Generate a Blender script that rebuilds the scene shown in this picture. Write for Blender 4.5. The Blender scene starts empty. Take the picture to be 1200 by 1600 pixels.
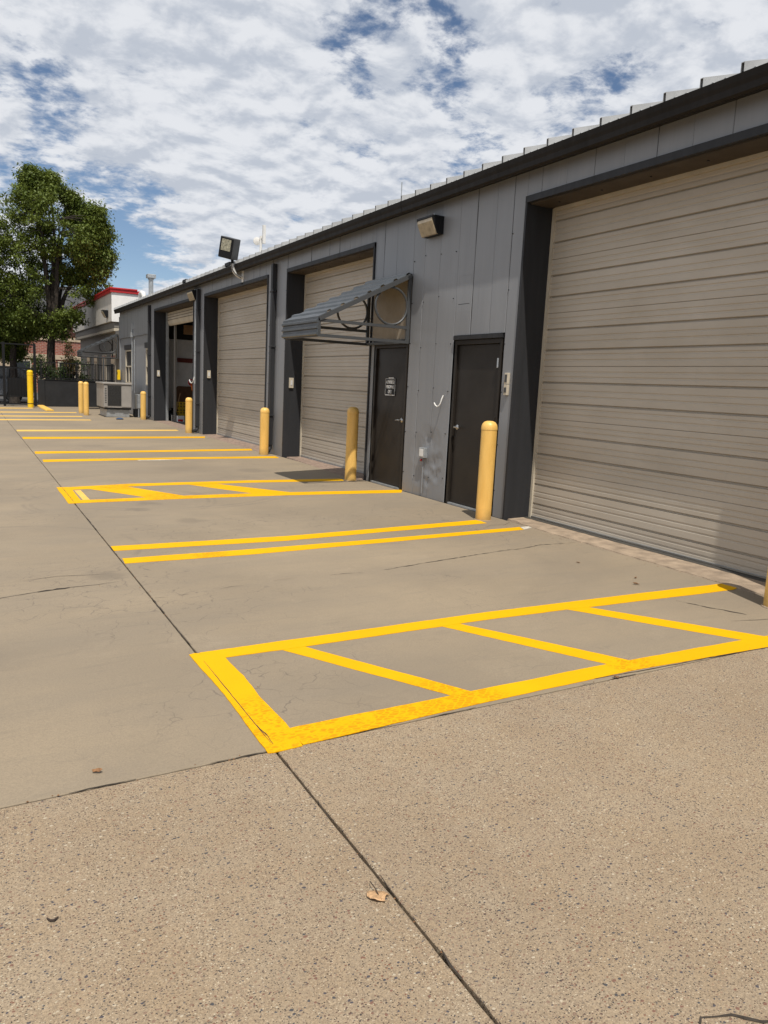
import bpy, bmesh, math, random
from mathutils import Vector, Matrix, noise
random.seed(7)
rnd = random.Random(11)
S = bpy.context.scene
COL = S.collection

# ------------------------------------------------------------------ camera
def v3(*a): return Vector(a)
cY = v3(-657, 227, -1200).normalized()
cZ = v3(370, 7300, 1200).normalized()
cZ = (cZ - cY * cZ.dot(cY)).normalized()
cX = cY.cross(cZ)
cam = bpy.data.objects.new('camera', bpy.data.cameras.new('camera'))
COL.objects.link(cam)
M = Matrix((cX, cY, cZ)).to_4x4(); M.translation = v3(0, 0, 1.6)
cam.matrix_world = M
cam.data.sensor_fit = 'VERTICAL'; cam.data.sensor_height = 24; cam.data.lens = 18.0
cam.data.clip_start = 0.05; cam.data.clip_end = 5000
S.camera = cam

# ------------------------------------------------------------------ light
SUN = v3(-0.163, -0.50, 1.0).normalized()
elev = math.asin(SUN.z); azim = math.atan2(SUN.x, SUN.y)
sun = bpy.data.objects.new('sun', bpy.data.lights.new('sun', 'SUN'))
COL.objects.link(sun)
sun.data.energy = 4.6; sun.data.angle = math.radians(0.53); sun.data.color = (1.0, 0.94, 0.85)
sun.rotation_euler = (-SUN).to_track_quat('-Z', 'Y').to_euler()
S.view_settings.view_transform = 'Standard'; S.view_settings.look = 'None'
S.view_settings.gamma = 1; S.view_settings.use_curve_mapping = False
S.view_settings.exposure = 0.0
S.cycles.max_bounces = 6; S.cycles.diffuse_bounces = 4; S.cycles.glossy_bounces = 3; S.cycles.transmission_bounces = 3

W = bpy.data.worlds.new('World'); S.world = W; W.use_nodes = True
def build_world():
    nt = W.node_tree; N = nt.nodes; L = nt.links; N.clear()
    out = N.new('ShaderNodeOutputWorld'); bg = N.new('ShaderNodeBackground')
    bg.inputs[1].default_value = 0.095
    sky = N.new('ShaderNodeTexSky'); sky.sky_type = 'NISHITA'; sky.sun_disc = False
    sky.sun_elevation = elev; sky.sun_rotation = azim; sky.altitude = 1600
    sky.air_density = 1.0; sky.dust_density = 0.3; sky.ozone_density = 1.6
    tc = N.new('ShaderNodeTexCoord')
    sep = N.new('ShaderNodeSeparateXYZ'); L.new(tc.outputs['Generated'], sep.inputs[0])
    def m(op, a, b=None, c=None, clamp=False):
        n = N.new('ShaderNodeMath'); n.operation = op; n.use_clamp = clamp
        for i, x in enumerate((a, b, c)):
            if x is None: continue
            if isinstance(x, (int, float)): n.inputs[i].default_value = x
            else: L.new(x, n.inputs[i])
        return n.outputs[0]
    den = m('ADD', m('MAXIMUM', sep.outputs[2], 0.0), 0.22)
    px = m('DIVIDE', sep.outputs[0], den); py = m('DIVIDE', sep.outputs[1], den)
    cmb = N.new('ShaderNodeCombineXYZ'); L.new(px, cmb.inputs[0]); L.new(py, cmb.inputs[1])
    def nz(scale, detail, rough, dist, off=0.0, sx=1, sy=1):
        mp = N.new('ShaderNodeMapping'); L.new(cmb.outputs[0], mp.inputs[0])
        mp.inputs['Location'].default_value = (off, off * 0.7, off * 0.3); mp.inputs['Scale'].default_value = (sx, sy, 1)
        n = N.new('ShaderNodeTexNoise'); L.new(mp.outputs[0], n.inputs['Vector'])
        n.inputs['Scale'].default_value = scale; n.inputs['Detail'].default_value = detail
        n.inputs['Roughness'].default_value = rough; n.inputs['Distortion'].default_value = dist
        return n.outputs['Fac']
    big = nz(1.5, 4, 0.5, 0.2, 3.1)
    mid = nz(7.5, 10, 0.60, 0.25, 7.7, 1.0, 1.0)
    mid2 = nz(7.5, 4, 0.5, 0.25, 7.7, 1.0, 1.0)
    mp2 = mid2.node.inputs['Vector'].links[0].from_node; mp2.inputs['Location'].default_value = (7.7 - .02, 7.7 * .7 - .045, 7.7 * .3)
    puff = nz(19.0, 9, 0.62, 0.2, 1.3, 1.0, 1.1)
    cov = m('ADD', m('MULTIPLY', big, 0.55), m('ADD', m('MULTIPLY', mid, 0.55), m('MULTIPLY', puff, 0.34)))
    def hole(u, v, power, amt):
        d = (cX * 0 + M.to_3x3() @ Vector((u - 600, -(v - 800), -1200))).normalized()
        vm = N.new('ShaderNodeVectorMath'); vm.operation = 'DOT_PRODUCT'
        L.new(tc.outputs['Generated'], vm.inputs[0]); vm.inputs[1].default_value = d
        return m('MULTIPLY', m('POWER', m('MAXIMUM', vm.outputs['Value'], 0.0), power), amt)
    for h in ((615, 0, 2200, -0.10), (690, 10, 2000, -0.08), (650, 60, 1600, -0.05), (560, 95, 3000, -0.09), (705, 85, 3000, -0.07), (660, 60, 200, -0.03), (965, 118, 2500, -0.12), (910, 150, 2500, -0.07), (120, 160, 1200, -0.11), (50, 130, 1200, -0.10), (90, 170, 200, -0.04), (185, 385, 420, -0.24),
              (40, 275, 1500, -0.17), (150, 440, 400, -0.20), (235, 268, 3000, -0.08), (270, 420, 600, -0.07), (380, 150, 14, 0.10), (900, 60, 40, 0.05)):
        cov = m('ADD', cov, hole(*h))
    ramp = N.new('ShaderNodeMapRange'); ramp.interpolation_type = 'SMOOTHSTEP'
    ramp.inputs['From Min'].default_value = 0.55; ramp.inputs['From Max'].default_value = 0.71
    L.new(cov, ramp.inputs['Value'])
    alpha = m('MULTIPLY', ramp.outputs[0], 0.97)
    # cloud tone: thick parts a little grey, edges bright
    relief = m('MULTIPLY', m('SUBTRACT', mid, mid2), 1.9)
    tone = m('ADD', m('ADD', relief, m('MULTIPLY', nz(3.2, 7, 0.6, 0.3, 12.4), 0.9)), m('MULTIPLY', puff, 0.45))
    tr = N.new('ShaderNodeMapRange'); tr.inputs['From Min'].default_value = 0.38; tr.inputs['From Max'].default_value = 0.92; tr.interpolation_type = 'SMOOTHSTEP'
    L.new(tone, tr.inputs['Value'])
    cm = N.new('ShaderNodeMix'); cm.data_type = 'RGBA'; L.new(tr.outputs[0], cm.inputs['Factor'])
    cm.inputs['A'].default_value = (5.6, 6.05, 6.85, 1); cm.inputs['B'].default_value = (8.4, 8.6, 9.0, 1)
    mx = N.new('ShaderNodeMix'); mx.data_type = 'RGBA'
    L.new(alpha, mx.inputs['Factor']); L.new(sky.outputs[0], mx.inputs['A']); L.new(cm.outputs['Result'], mx.inputs['B'])
    L.new(mx.outputs['Result'], bg.inputs[0]); L.new(bg.outputs[0], out.inputs[0])
build_world()

# ------------------------------------------------------------------ materials
def mat(name, color, rough=0.6, metal=0.0, var=0.12, vscale=3.0, bump=0.0, bscale=60.0, spec=0.5, dirt=0.0, streak=False, color2=None, detail=5):
    m = bpy.data.materials.new(name); m.use_nodes = True
    nt = m.node_tree; N = nt.nodes; L = nt.links
    b = N['Principled BSDF']; b.inputs['Roughness'].default_value = rough; b.inputs['Metallic'].default_value = metal
    b.inputs['Specular IOR Level'].default_value = spec
    geo = N.new('ShaderNodeNewGeometry')
    mp = N.new('ShaderNodeMapping'); L.new(geo.outputs['Position'], mp.inputs[0])
    if streak: mp.inputs['Scale'].default_value = (4, 4, 0.35)
    n = N.new('ShaderNodeTexNoise'); L.new(mp.outputs[0], n.inputs['Vector'])
    n.inputs['Scale'].default_value = vscale; n.inputs['Detail'].default_value = detail; n.inputs['Roughness'].default_value = 0.6
    mr = N.new('ShaderNodeMapRange'); L.new(n.outputs['Fac'], mr.inputs['Value'])
    mr.inputs['From Min'].default_value = 0.3; mr.inputs['From Max'].default_value = 0.7
    mx = N.new('ShaderNodeMix'); mx.data_type = 'RGBA'; L.new(mr.outputs[0], mx.inputs['Factor'])
    c = color; d = color2 or tuple(x * (1 - var * 2) for x in c)
    mx.inputs['A'].default_value = (*d, 1); mx.inputs['B'].default_value = (*[min(1, x * (1 + (0 if color2 else var * .4))) for x in c], 1)
    L.new(mx.outputs['Result'], b.inputs['Base Color'])
    rr = N.new('ShaderNodeMapRange'); L.new(n.outputs['Fac'], rr.inputs['Value'])
    rr.inputs['To Min'].default_value = min(1, rough + .12); rr.inputs['To Max'].default_value = max(.03, rough - .12)
    L.new(rr.outputs[0], b.inputs['Roughness'])
    if bump:
        n2 = N.new('ShaderNodeTexNoise'); L.new(geo.outputs['Position'], n2.inputs['Vector']); n2.inputs['Scale'].default_value = bscale
        n2.inputs['Detail'].default_value = 4
        bp = N.new('ShaderNodeBump'); bp.inputs['Strength'].default_value = bump; bp.inputs['Distance'].default_value = 0.01
        L.new(n2.outputs['Fac'], bp.inputs['Height']); L.new(bp.outputs[0], b.inputs['Normal'])
    return m

class NT:
    def __init__(s, name):
        s.m = bpy.data.materials.new(name); s.m.use_nodes = True
        s.N = s.m.node_tree.nodes; s.L = s.m.node_tree.links; s.b = s.N['Principled BSDF']
        s.pos = s.N.new('ShaderNodeNewGeometry').outputs['Position']
    def put(s, sock, x):
        if isinstance(x, (int, float)): sock.default_value = x
        elif isinstance(x, tuple): sock.default_value = (*x, 1) if len(x) == 3 and sock.type == 'RGBA' else x
        else: s.L.new(x, sock)
    def math(s, op, a, b=0.0, clamp=False):
        n = s.N.new('ShaderNodeMath'); n.operation = op; n.use_clamp = clamp
        s.put(n.inputs[0], a); s.put(n.inputs[1], b); return n.outputs[0]
    def map(s, scale=(1, 1, 1), loc=(0, 0, 0), rot=(0, 0, 0), vec=None):
        n = s.N.new('ShaderNodeMapping'); s.L.new(vec or s.pos, n.inputs[0])
        n.inputs['Scale'].default_value = scale; n.inputs['Location'].default_value = loc; n.inputs['Rotation'].default_value = rot
        return n.outputs[0]
    def noise(s, scale, detail=4, rough=.55, dist=0, vec=None, col=False):
        n = s.N.new('ShaderNodeTexNoise'); s.L.new(vec or s.pos, n.inputs['Vector'])
        n.inputs['Scale'].default_value = scale; n.inputs['Detail'].default_value = detail
        n.inputs['Roughness'].default_value = rough; n.inputs['Distortion'].default_value = dist
        return n.outputs['Color' if col else 'Fac']
    def voro(s, scale, feature='F1', vec=None, rnd_=1.0):
        n = s.N.new('ShaderNodeTexVoronoi'); n.feature = feature; s.L.new(vec or s.pos, n.inputs['Vector'])
        n.inputs['Scale'].default_value = scale; n.inputs['Randomness'].default_value = rnd_
        return n
    def rng(s, v, a, b, c=0.0, d=1.0, smooth=False):
        n = s.N.new('ShaderNodeMapRange'); s.L.new(v, n.inputs['Value'])
        if smooth: n.interpolation_type = 'SMOOTHSTEP'
        for k, x in zip(('From Min', 'From Max', 'To Min', 'To Max'), (a, b, c, d)): n.inputs[k].default_value = x
        return n.outputs[0]
    def mix(s, f, a, b, mode='MIX'):
        n = s.N.new('ShaderNodeMix'); n.data_type = 'RGBA'; n.blend_type = mode
        s.put(n.inputs['Factor'], f); s.put(n.inputs['A'], a); s.put(n.inputs['B'], b); return n.outputs['Result']
    def bump(s, h, strength, dist, prev=None):
        n = s.N.new('ShaderNodeBump'); n.inputs['Strength'].default_value = strength; n.inputs['Distance'].default_value = dist
        s.L.new(h, n.inputs['Height'])
        if prev: s.L.new(prev, n.inputs['Normal'])
        return n.outputs[0]
    def done(s, col, rough, normal=None, metal=0):
        s.put(s.b.inputs['Base Color'], col); s.put(s.b.inputs['Roughness'], rough); s.put(s.b.inputs['Metallic'], metal)
        if normal: s.L.new(normal, s.b.inputs['Normal'])
        return s.m

def m_smooth_concrete():
    s = NT('worn_concrete')
    warp = s.N.new('ShaderNodeVectorMath'); warp.operation = 'ADD'
    wn = s.noise(3.5, 3, .6, 0, col=True)
    sc = s.N.new('ShaderNodeVectorMath'); sc.operation = 'SCALE'; s.L.new(wn, sc.inputs[0]); sc.inputs['Scale'].default_value = 0.22
    s.L.new(s.pos, warp.inputs[0]); s.L.new(sc.outputs[0], warp.inputs[1])
    big = s.noise(0.5, 5, .6, .4)
    long = s.noise(1.1, 6, .62, .3, vec=s.map((.45, 1.5, 1)))
    fine = s.noise(110, 4, .75)
    grit = s.noise(230, 2, .6)
    col = s.mix(s.rng(big, .34, .66), (.235, .187, .128), (.315, .25, .168))
    col = s.mix(s.rng(long, .38, .68, 0, .55), col, (.20, .168, .128))
    stain = s.noise(2.3, 6, .65, .6, vec=s.map((1, 1, 1), (9, 4, 0)))
    col = s.mix(s.rng(stain, .6, .78, 0, .35), col, (.18, .152, .12))
    pale = s.noise(1.7, 6, .65, .6, vec=s.map((1, 1, 1), (3, 14, 0)))
    col = s.mix(s.rng(pale, .6, .8, 0, .45), col, (.36, .295, .21))
    col = s.mix(s.rng(fine, .35, .65, .0, .5), col, (.17, .135, .095))
    col = s.mix(s.rng(grit, .58, .72, 0, .5), col, (.13, .11, .085))
    sv = s.voro(3.1, 'F1', s.map((1, 1.3, 1), (2, 8, 0))); sc1 = s.N.new('ShaderNodeSeparateColor'); s.L.new(sv.outputs['Color'], sc1.inputs[0])
    spot = s.math('MULTIPLY', s.rng(s.math('ADD', sv.outputs['Distance'], s.math('MULTIPLY', fine, .012)), .018, .026, 1, 0), s.rng(sc1.outputs[0], .45, .46))
    col = s.mix(s.math('MULTIPLY', spot, .8), col, (.07, .055, .04))
    band = s.noise(9, 5, .7, .3, vec=s.map((.25, 1.6, 1), rot=(0, 0, .05)))
    col = s.mix(s.rng(band, .55, .8, 0, .4), col, (.15, .125, .095))
    def near(cx_, cy_, r0_, r1_):
        vm = s.N.new('ShaderNodeVectorMath'); vm.operation = 'DISTANCE'; s.L.new(s.map((1, 1, 0)), vm.inputs[0]); vm.inputs[1].default_value = (cx_, cy_, 0)
        return vm.outputs['Value']
    wob = s.math('MULTIPLY', s.noise(5, 4, .6), .35)
    for (cx_, cy_, rr_, am) in ((1.75, 9.25, .16, .5), (1.95, 9.65, .22, .4), (2.15, 8.35, .22, .35), (.95, 6.25, .2, .4), (4.3, 12.6, .4, .3), (3.2, 8.6, .7, .18), (-.2, 4.6, .7, .2), (2.4, 17.6, .5, .3), (3.4, 13.2, .8, .2)):
        d_ = s.math('ADD', near(cx_, cy_, 0, 0), wob)
        col = s.mix(s.math('MULTIPLY', s.rng(d_, rr_ * .3 + .16, rr_ + .16, 1, 0, True), am), col, (.11, .09, .07))
    for (cx_, cy_, rr_) in ((1.7, 9.9, 1.05), (1.7, 9.9, 1.13), (2.4, 10.9, 1.7), (2.4, 10.9, 1.83), (.2, 7.4, 1.2)):
        d_ = s.math('ABSOLUTE', s.math('SUBTRACT', near(cx_, cy_, 0, 0), rr_))
        col = s.mix(s.math('MULTIPLY', s.math('MULTIPLY', s.rng(d_, .01, .04, 1, 0), s.rng(s.noise(1.6, 3, .6), .42, .6)), .3), col, (.12, .10, .08))
    # hairline crazing
    vd = s.voro(4.2, 'DISTANCE_TO_EDGE', warp.outputs[0])
    area = s.rng(s.noise(0.55, 3, .5, vec=s.map((1, 1, 1), (5.2, 2.2, 0))), .46, .62, 0, 1, True)
    brk = s.rng(s.noise(6, 3, .6), .42, .56)
    w = s.rng(vd.outputs['Distance'], .004, .018, 1, 0)
    ck = s.math('MULTIPLY', s.math('MULTIPLY', w, brk), area)
    vd2 = s.voro(9.5, 'DISTANCE_TO_EDGE', warp.outputs[0])
    ck2 = s.math('MULTIPLY', s.math('MULTIPLY', s.rng(vd2.outputs['Distance'], .006, .03, 1, 0), s.rng(s.noise(9, 2, .5), .5, .6)), s.math('MULTIPLY', area, .55))
    ckall = s.math('MAXIMUM', ck, ck2)
    col = s.mix(s.math('MULTIPLY', ckall, .8), col, (.13, .105, .08))
    nrm = s.bump(s.math('ADD', fine, s.math('MULTIPLY', grit, .5)), .25, .004)
    return s.done(col, .88, nrm)

def m_aggregate():
    s = NT('exposed_aggregate_concrete')
    big = s.noise(0.8, 5, .6, .4)
    mid = s.noise(4.0, 5, .65, .3)
    fine = s.noise(150, 4, .75)
    col = s.mix(s.rng(big, .35, .65), (.275, .20, .124), (.34, .252, .157))
    col = s.mix(s.rng(mid, .4, .7, 0, .4), col, (.345, .29, .215))
    col = s.mix(s.rng(fine, .40, .62, 0, .75), col, (.15, .112, .075))
    col = s.mix(s.rng(s.noise(170, 3, .7, vec=s.map((1, 1, 1), (4, 4, 0))), .56, .70, 0, .6), col, (.46, .375, .265))
    heights = [s.math('MULTIPLY', fine, .35)]
    def pebbles(scale, thr, off, dmax, palette):
        nonlocal col
        wv = s.N.new('ShaderNodeVectorMath'); wv.operation = 'ADD'
        nn = s.noise(scale * 1.3, 2, .5, col=True)
        sc = s.N.new('ShaderNodeVectorMath'); sc.operation = 'SCALE'; s.L.new(nn, sc.inputs[0]); sc.inputs['Scale'].default_value = 0.55 / scale
        s.L.new(s.map((1, 1.35, 1), off), wv.inputs[0]); s.L.new(sc.outputs[0], wv.inputs[1])
        v = s.voro(scale, 'F1', wv.outputs[0])
        sp = s.N.new('ShaderNodeSeparateColor'); s.L.new(v.outputs['Color'], sp.inputs[0])
        pick = s.rng(sp.outputs[0], thr, thr + .01)
        size = s.rng(sp.outputs[1], 0, 1, dmax * .45, dmax)
        inside = s.rng(s.math('SUBTRACT', v.outputs['Distance'], size), -.06, .02, 1, 0)
        mask = s.math('MULTIPLY', pick, inside)
        cr = s.N.new('ShaderNodeValToRGB'); cr.color_ramp.interpolation = 'CONSTANT'
        e = cr.color_ramp.elements; e[0].position = 0; e[0].color = (*palette[0], 1)
        e[1].position = 1 / len(palette); e[1].color = (*palette[1], 1)
        for i in range(2, len(palette)):
            q = e.new(i / len(palette)); q.color = (*palette[i], 1)
        s.L.new(sp.outputs[2], cr.inputs[0])
        col = s.mix(s.math('MULTIPLY', mask, .97), col, cr.outputs[0])
        heights.append(s.math('MULTIPLY', mask, .5))
    tan = [(.30, .235, .16), (.22, .15, .10), (.46, .38, .27), (.16, .12, .09), (.36, .27, .17), (.25, .20, .15)]
    pebbles(190, .30, (0, 0, 0), .46, tan)
    pebbles(150, .66, (6, 2, 0), .44, [(.03, .024, .02), (.07, .045, .03)])
    pebbles(100, .52, (3, 1, 0), .42, [(.035, .03, .03), (.17, .075, .045), (.11, .085, .065), (.42, .36, .26), (.05, .052, .06), (.24, .15, .10), (.15, .12, .09), (.09, .05, .04)])
    pebbles(62, .72, (1, 7, 0), .40, [(.05, .05, .055), (.16, .08, .055), (.055, .05, .06), (.40, .34, .25), (.20, .13, .09)])
    h = heights[0]
    for q in heights[1:]: h = s.math('ADD', h, q)
    nrm = s.bump(h, .45, .004)
    return s.done(col, .85, nrm)

def m_paint(name, c1, c2, marks=True):
    s = NT(name)
    n1 = s.noise(2.2, 5, .6, .3)
    col = s.mix(s.rng(n1, .35, .7), c1, c2)
    if marks:
        # tyre tread prints: broken diagonal bands inside a few places
        a = None
        for (px_, py_, rr_) in ((1.24, 3.18, .42), (1.6, 3.0, .34), (2.1, 3.02, .42), (3.4, 3.06, .2), (1.9, 11.2, .35), (2.4, 10.1, .5), (1.6, 9.98, .3), (3.1, 9.95, .3), (1.9, 6.65, .2)):
            vm = s.N.new('ShaderNodeVectorMath'); vm.operation = 'DISTANCE'; s.L.new(s.pos, vm.inputs[0]); vm.inputs[1].default_value = (px_, py_, .02 * px_)
            g_ = s.rng(vm.outputs['Value'], rr_ * .55, rr_, 1, 0, True); a = g_ if a is None else s.math('MAXIMUM', a, g_)
        vv = s.voro(30, 'DISTANCE_TO_EDGE', s.map((.75, 1.5, 1), rot=(0, 0, .5)), .75)
        t = s.math('MULTIPLY', s.rng(vv.outputs['Distance'], .05, .16), a)
        br = s.rng(s.noise(14, 3, .6), .40, .52)
        col = s.mix(s.math('MULTIPLY', s.math('MULTIPLY', t, br), .62), col, (.48, .19, .002))
    g = s.noise(200, 3, .6)
    pit = s.rng(s.noise(95, 3, .7), .66, .74)
    col = s.mix(s.math('MULTIPLY', pit, .30), col, (.35, .22, .04))
    s.b.inputs['Specular IOR Level'].default_value = .15
    return s.done(col, .75, s.bump(s.math('SUBTRACT', g, pit), .35, .003))

MAT = {}
MAT['conc'] = m_smooth_concrete()
MAT['agg'] = m_aggregate()
MAT['paint'] = m_paint('fresh_yellow_line_paint', (.67, .352, .0), (.72, .385, .0))
MAT['oldpaint'] = m_paint('old_yellow_line_paint', (.68, .42, .09), (.74, .47, .12), False)
MAT['oldwhite'] = mat('worn_white_paint', (.62, .58, .5), .7, var=.2, vscale=20)
MAT['soil'] = mat('joint_dirt', (.022, .017, .013), .95, var=.3, vscale=30)
MAT['asphalt'] = mat('asphalt', (.07, .068, .065), .9, var=.2, vscale=2, bump=.3)
MAT['apron'] = mat('rough_reddish_concrete', (.30, .215, .165), .92, var=.25, vscale=14, bump=.8, bscale=90)
MAT['curb'] = mat('crumbling_tan_concrete', (.36, .275, .195), .92, var=.22, vscale=7, bump=.9, bscale=80)
MAT['crack'] = mat('crack_dirt', (.05, .038, .028), .95, var=.3, vscale=40)
MAT['stain'] = mat('oil_stain', (.22, .19, .155), .8, var=.2, vscale=20)
def m_wall():
    s = NT('grey_painted_steel_siding')
    col = s.mix(s.rng(s.noise(1.4, 5, .6, vec=s.map((4, 4, .35))), .3, .7), (.205, .211, .222), (.232, .238, .249))
    run = s.noise(5, 5, .65, vec=s.map((1, 5, .22), (3, 0, 0)))
    col = s.mix(s.rng(run, .60, .80, 0, .4), col, (.13, .125, .12))
    sc = s.rng(s.noise(18, 5, .7, vec=s.map((1, 1, 1.4), (5, 2, 8))), .69, .74)
    col = s.mix(s.math('MULTIPLY', sc, .45), col, (.33, .33, .32))
    sep = s.N.new('ShaderNodeSeparateXYZ'); s.L.new(s.pos, sep.inputs[0])
    low = s.rng(s.math('ADD', sep.outputs[2], s.math('MULTIPLY', s.noise(7, 5, .7), .5)), .28, .55, 1, 0)
    col = s.mix(s.math('MULTIPLY', low, .4), col, (.24, .20, .15))
    return s.done(col, .40, s.bump(s.noise(5, 3, .5, vec=s.map((1, 1, .5))), .06, .01))
MAT['wall'] = m_wall()
MAT['wall_old'] = mat('grey_painted_steel_siding', (.225, .230, .240), .42, var=.035, vscale=1.2, streak=True, bump=.05, bscale=5)
MAT['wall_b'] = mat('beige_bounce_lit_panel', (.33, .29, .23), .6, var=.12, vscale=4)  # warm bounced light put into the wall colour
MAT['char'] = mat('charcoal_painted_trim', (.030, .031, .034), .5, var=.10, vscale=3, streak=True, spec=.22)
MAT['brown'] = mat('brown_gutter_paint', (.015, .012, .0095), .6, var=.15, vscale=2, streak=True, spec=.22)
MAT['soffit'] = mat('bounce_lit_head_trim', (.075, .060, .046), .6, var=.12, vscale=3, spec=.22)  # brown carries the ground bounce seen on the bay soffits
MAT['door'] = mat('dark_brown_door_paint', (.026, .0215, .0175), .4, var=.12, vscale=2.5, bump=.05, bscale=5, spec=.22)
def m_gdoor():
    s = NT('beige_garage_door_paint')
    a = s.noise(.9, 5, .6, .3, vec=s.map((1, 1, 2.2)))
    col = s.mix(s.rng(a, .33, .68), (.40, .352, .285), (.465, .415, .345))
    st = s.noise(5, 5, .65, vec=s.map((1, 1.3, .35), (2, 5, 0)))
    col = s.mix(s.rng(st, .60, .82, 0, .16), col, (.22, .185, .145))
    sm = s.noise(1.4, 6, .7, .8, vec=s.map((1, 1, 1.5), (7, 3, 2)))
    col = s.mix(s.rng(sm, .60, .75, 0, .3), col, (.50, .46, .40))
    sp = s.rng(s.noise(26, 3, .7), .72, .78)
    col = s.mix(s.math('MULTIPLY', sp, .4), col, (.12, .09, .07))
    return s.done(col, s.rng(a, .3, .7, .5, .34), s.bump(s.noise(2.2, 3, .5), .12, .02))
MAT['gdoor'] = m_gdoor()
MAT['gdoor_old'] = mat('beige_garage_door_paint', (.40, .352, .295), .42, var=.05, vscale=1.6, bump=.03, bscale=9)
MAT['gdoor_in'] = mat('garage_door_shade_gap', (.10, .075, .055), .8)
MAT['cream'] = mat('cream_trim', (.52, .46, .36), .6, var=.1)
MAT['roof'] = mat('white_galvalume_roof', (.40, .405, .405), .5, metal=.0, var=.12, vscale=3, bump=.05)
def m_bollard():
    s = NT('faded_yellow_bollard_sleeve')
    tc = s.N.new('ShaderNodeTexCoord').outputs['Object']
    base = s.mix(s.rng(s.noise(4, 5, .6, vec=s.map((3, 3, .5))), .35, .7), (.68, .41, .10), (.80, .50, .14))
    sep = s.N.new('ShaderNodeSeparateXYZ'); s.L.new(tc, sep.inputs[0])
    low = s.rng(s.math('ADD', sep.outputs[2], s.math('MULTIPLY', s.noise(11, 4, .7), .16)), .08, .24, 1, 0)
    col = s.mix(s.math('MULTIPLY', low, .55), base, (.22, .15, .07))
    scr = s.rng(s.noise(30, 4, .7, vec=s.map((1, 1, .22), (3, 1, 0))), .66, .74)
    col = s.mix(s.math('MULTIPLY', scr, .5), col, (.38, .23, .08))
    spk = s.rng(s.noise(60, 3, .7), .69, .76)
    col = s.mix(s.math('MULTIPLY', spk, .5), col, (.12, .08, .04))
    return s.done(col, .42, s.bump(s.noise(35, 4, .6), .05, .01))
MAT['bollard'] = m_bollard()
MAT['bollard2'] = mat('bright_yellow_bollard_paint', (.85, .55, .01), .4, var=.07, vscale=6)
MAT['steel'] = mat('satin_steel', (.55, .54, .52), .28, metal=1, var=.1)
MAT['galv'] = mat('galvanised_metal', (.42, .44, .45), .45, metal=.5, var=.15, vscale=8)
MAT['white'] = mat('white_painted_metal', (.72, .71, .68), .45, var=.08)
MAT['black'] = mat('black_painted_metal', (.009, .0095, .011), .5, var=.1, spec=.25)
MAT['dgrey'] = mat('dark_grey_plastic', (.05, .052, .055), .5)
MAT['awning'] = mat('grey_blue_awning_metal', (.085, .095, .105), .4, metal=.2, var=.12, vscale=3, bump=.04)
MAT['awnframe'] = mat('grey_awning_frame_paint', (.060, .063, .066), .5, var=.1)
MAT['lens'] = mat('yellowed_lamp_lens', (.42, .35, .24), .3, var=.2, vscale=12)
MAT['lens2'] = mat('flood_lamp_glass', (.42, .40, .30), .15, var=.35, vscale=25)
MAT['glass'] = mat('window_glass', (.03, .035, .04), .06, var=.1, spec=.8)
MAT['inwall'] = mat('white_interior_wallboard', (.72, .71, .68), .8, var=.08)
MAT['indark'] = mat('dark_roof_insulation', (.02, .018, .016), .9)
MAT['infloor'] = mat('workshop_floor', (.10, .095, .09), .7, var=.2)
MAT['rail'] = mat('red_brown_board', (.16, .028, .018), .6)
MAT['ply'] = mat('brown_plywood', (.16, .075, .03), .6, var=.15, vscale=6)
MAT['crate'] = mat('yellow_plastic', (.55, .36, .02), .5)
MAT['orange'] = mat('orange_plastic', (.70, .16, .01), .5)
MAT['red'] = mat('red_paint', (.50, .015, .02), .45, var=.08)
MAT['wood'] = mat('wooden_handle', (.30, .17, .08), .6)
MAT['acgrey'] = mat('beige_grey_cabinet_paint', (.31, .29, .265), .5, var=.08, vscale=4)
MAT['accoil'] = mat('condenser_coil_fins', (.085, .08, .07), .6, metal=.3, var=.25, vscale=30)
MAT['stucco'] = mat('off_white_stucco', (.60, .56, .50), .85, var=.12, vscale=2, streak=True, bump=.4, bscale=40)
MAT['stucco_w'] = mat('white_stucco', (.80, .79, .77), .85, var=.04, bump=.3, bscale=40)
MAT['taupe'] = mat('taupe_siding', (.20, .185, .165), .7, var=.12, streak=True)
MAT['tanband'] = mat('tan_cast_stone', (.48, .38, .27), .85, var=.12)
MAT['greyroof'] = mat('grey_shingle_roof', (.15, .15, .155), .85, var=.15, vscale=5)
MAT['lowwall'] = mat('dark_grey_painted_block', (.026, .027, .029), .6, spec=.2, var=.15, vscale=3, bump=.3, bscale=30)
MAT['bark'] = mat('dark_bark', (.045, .034, .026), .95, var=.35, vscale=9, bump=1, bscale=30)
MAT['dryleaf'] = mat('dry_tan_leaf', (.60, .37, .19), .6, var=.22, vscale=60, bump=.6, bscale=120)
MAT['twig'] = mat('dark_twig', (.035, .022, .016), .8)
MAT['leafbit'] = mat('brown_leaf_bit', (.26, .13, .055), .8, var=.3, vscale=80)
MAT['carpaint'] = mat('grey_car_paint', (.16, .175, .20), .25, metal=.5, var=.04)
MAT['tyre'] = mat('tyre_rubber', (.02, .02, .02), .8)
MAT['blueplastic'] = mat('blue_plastic', (.03, .07, .16), .5)
MAT['signwhite'] = mat('sign_white', (.62, .62, .62), .5)
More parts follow.
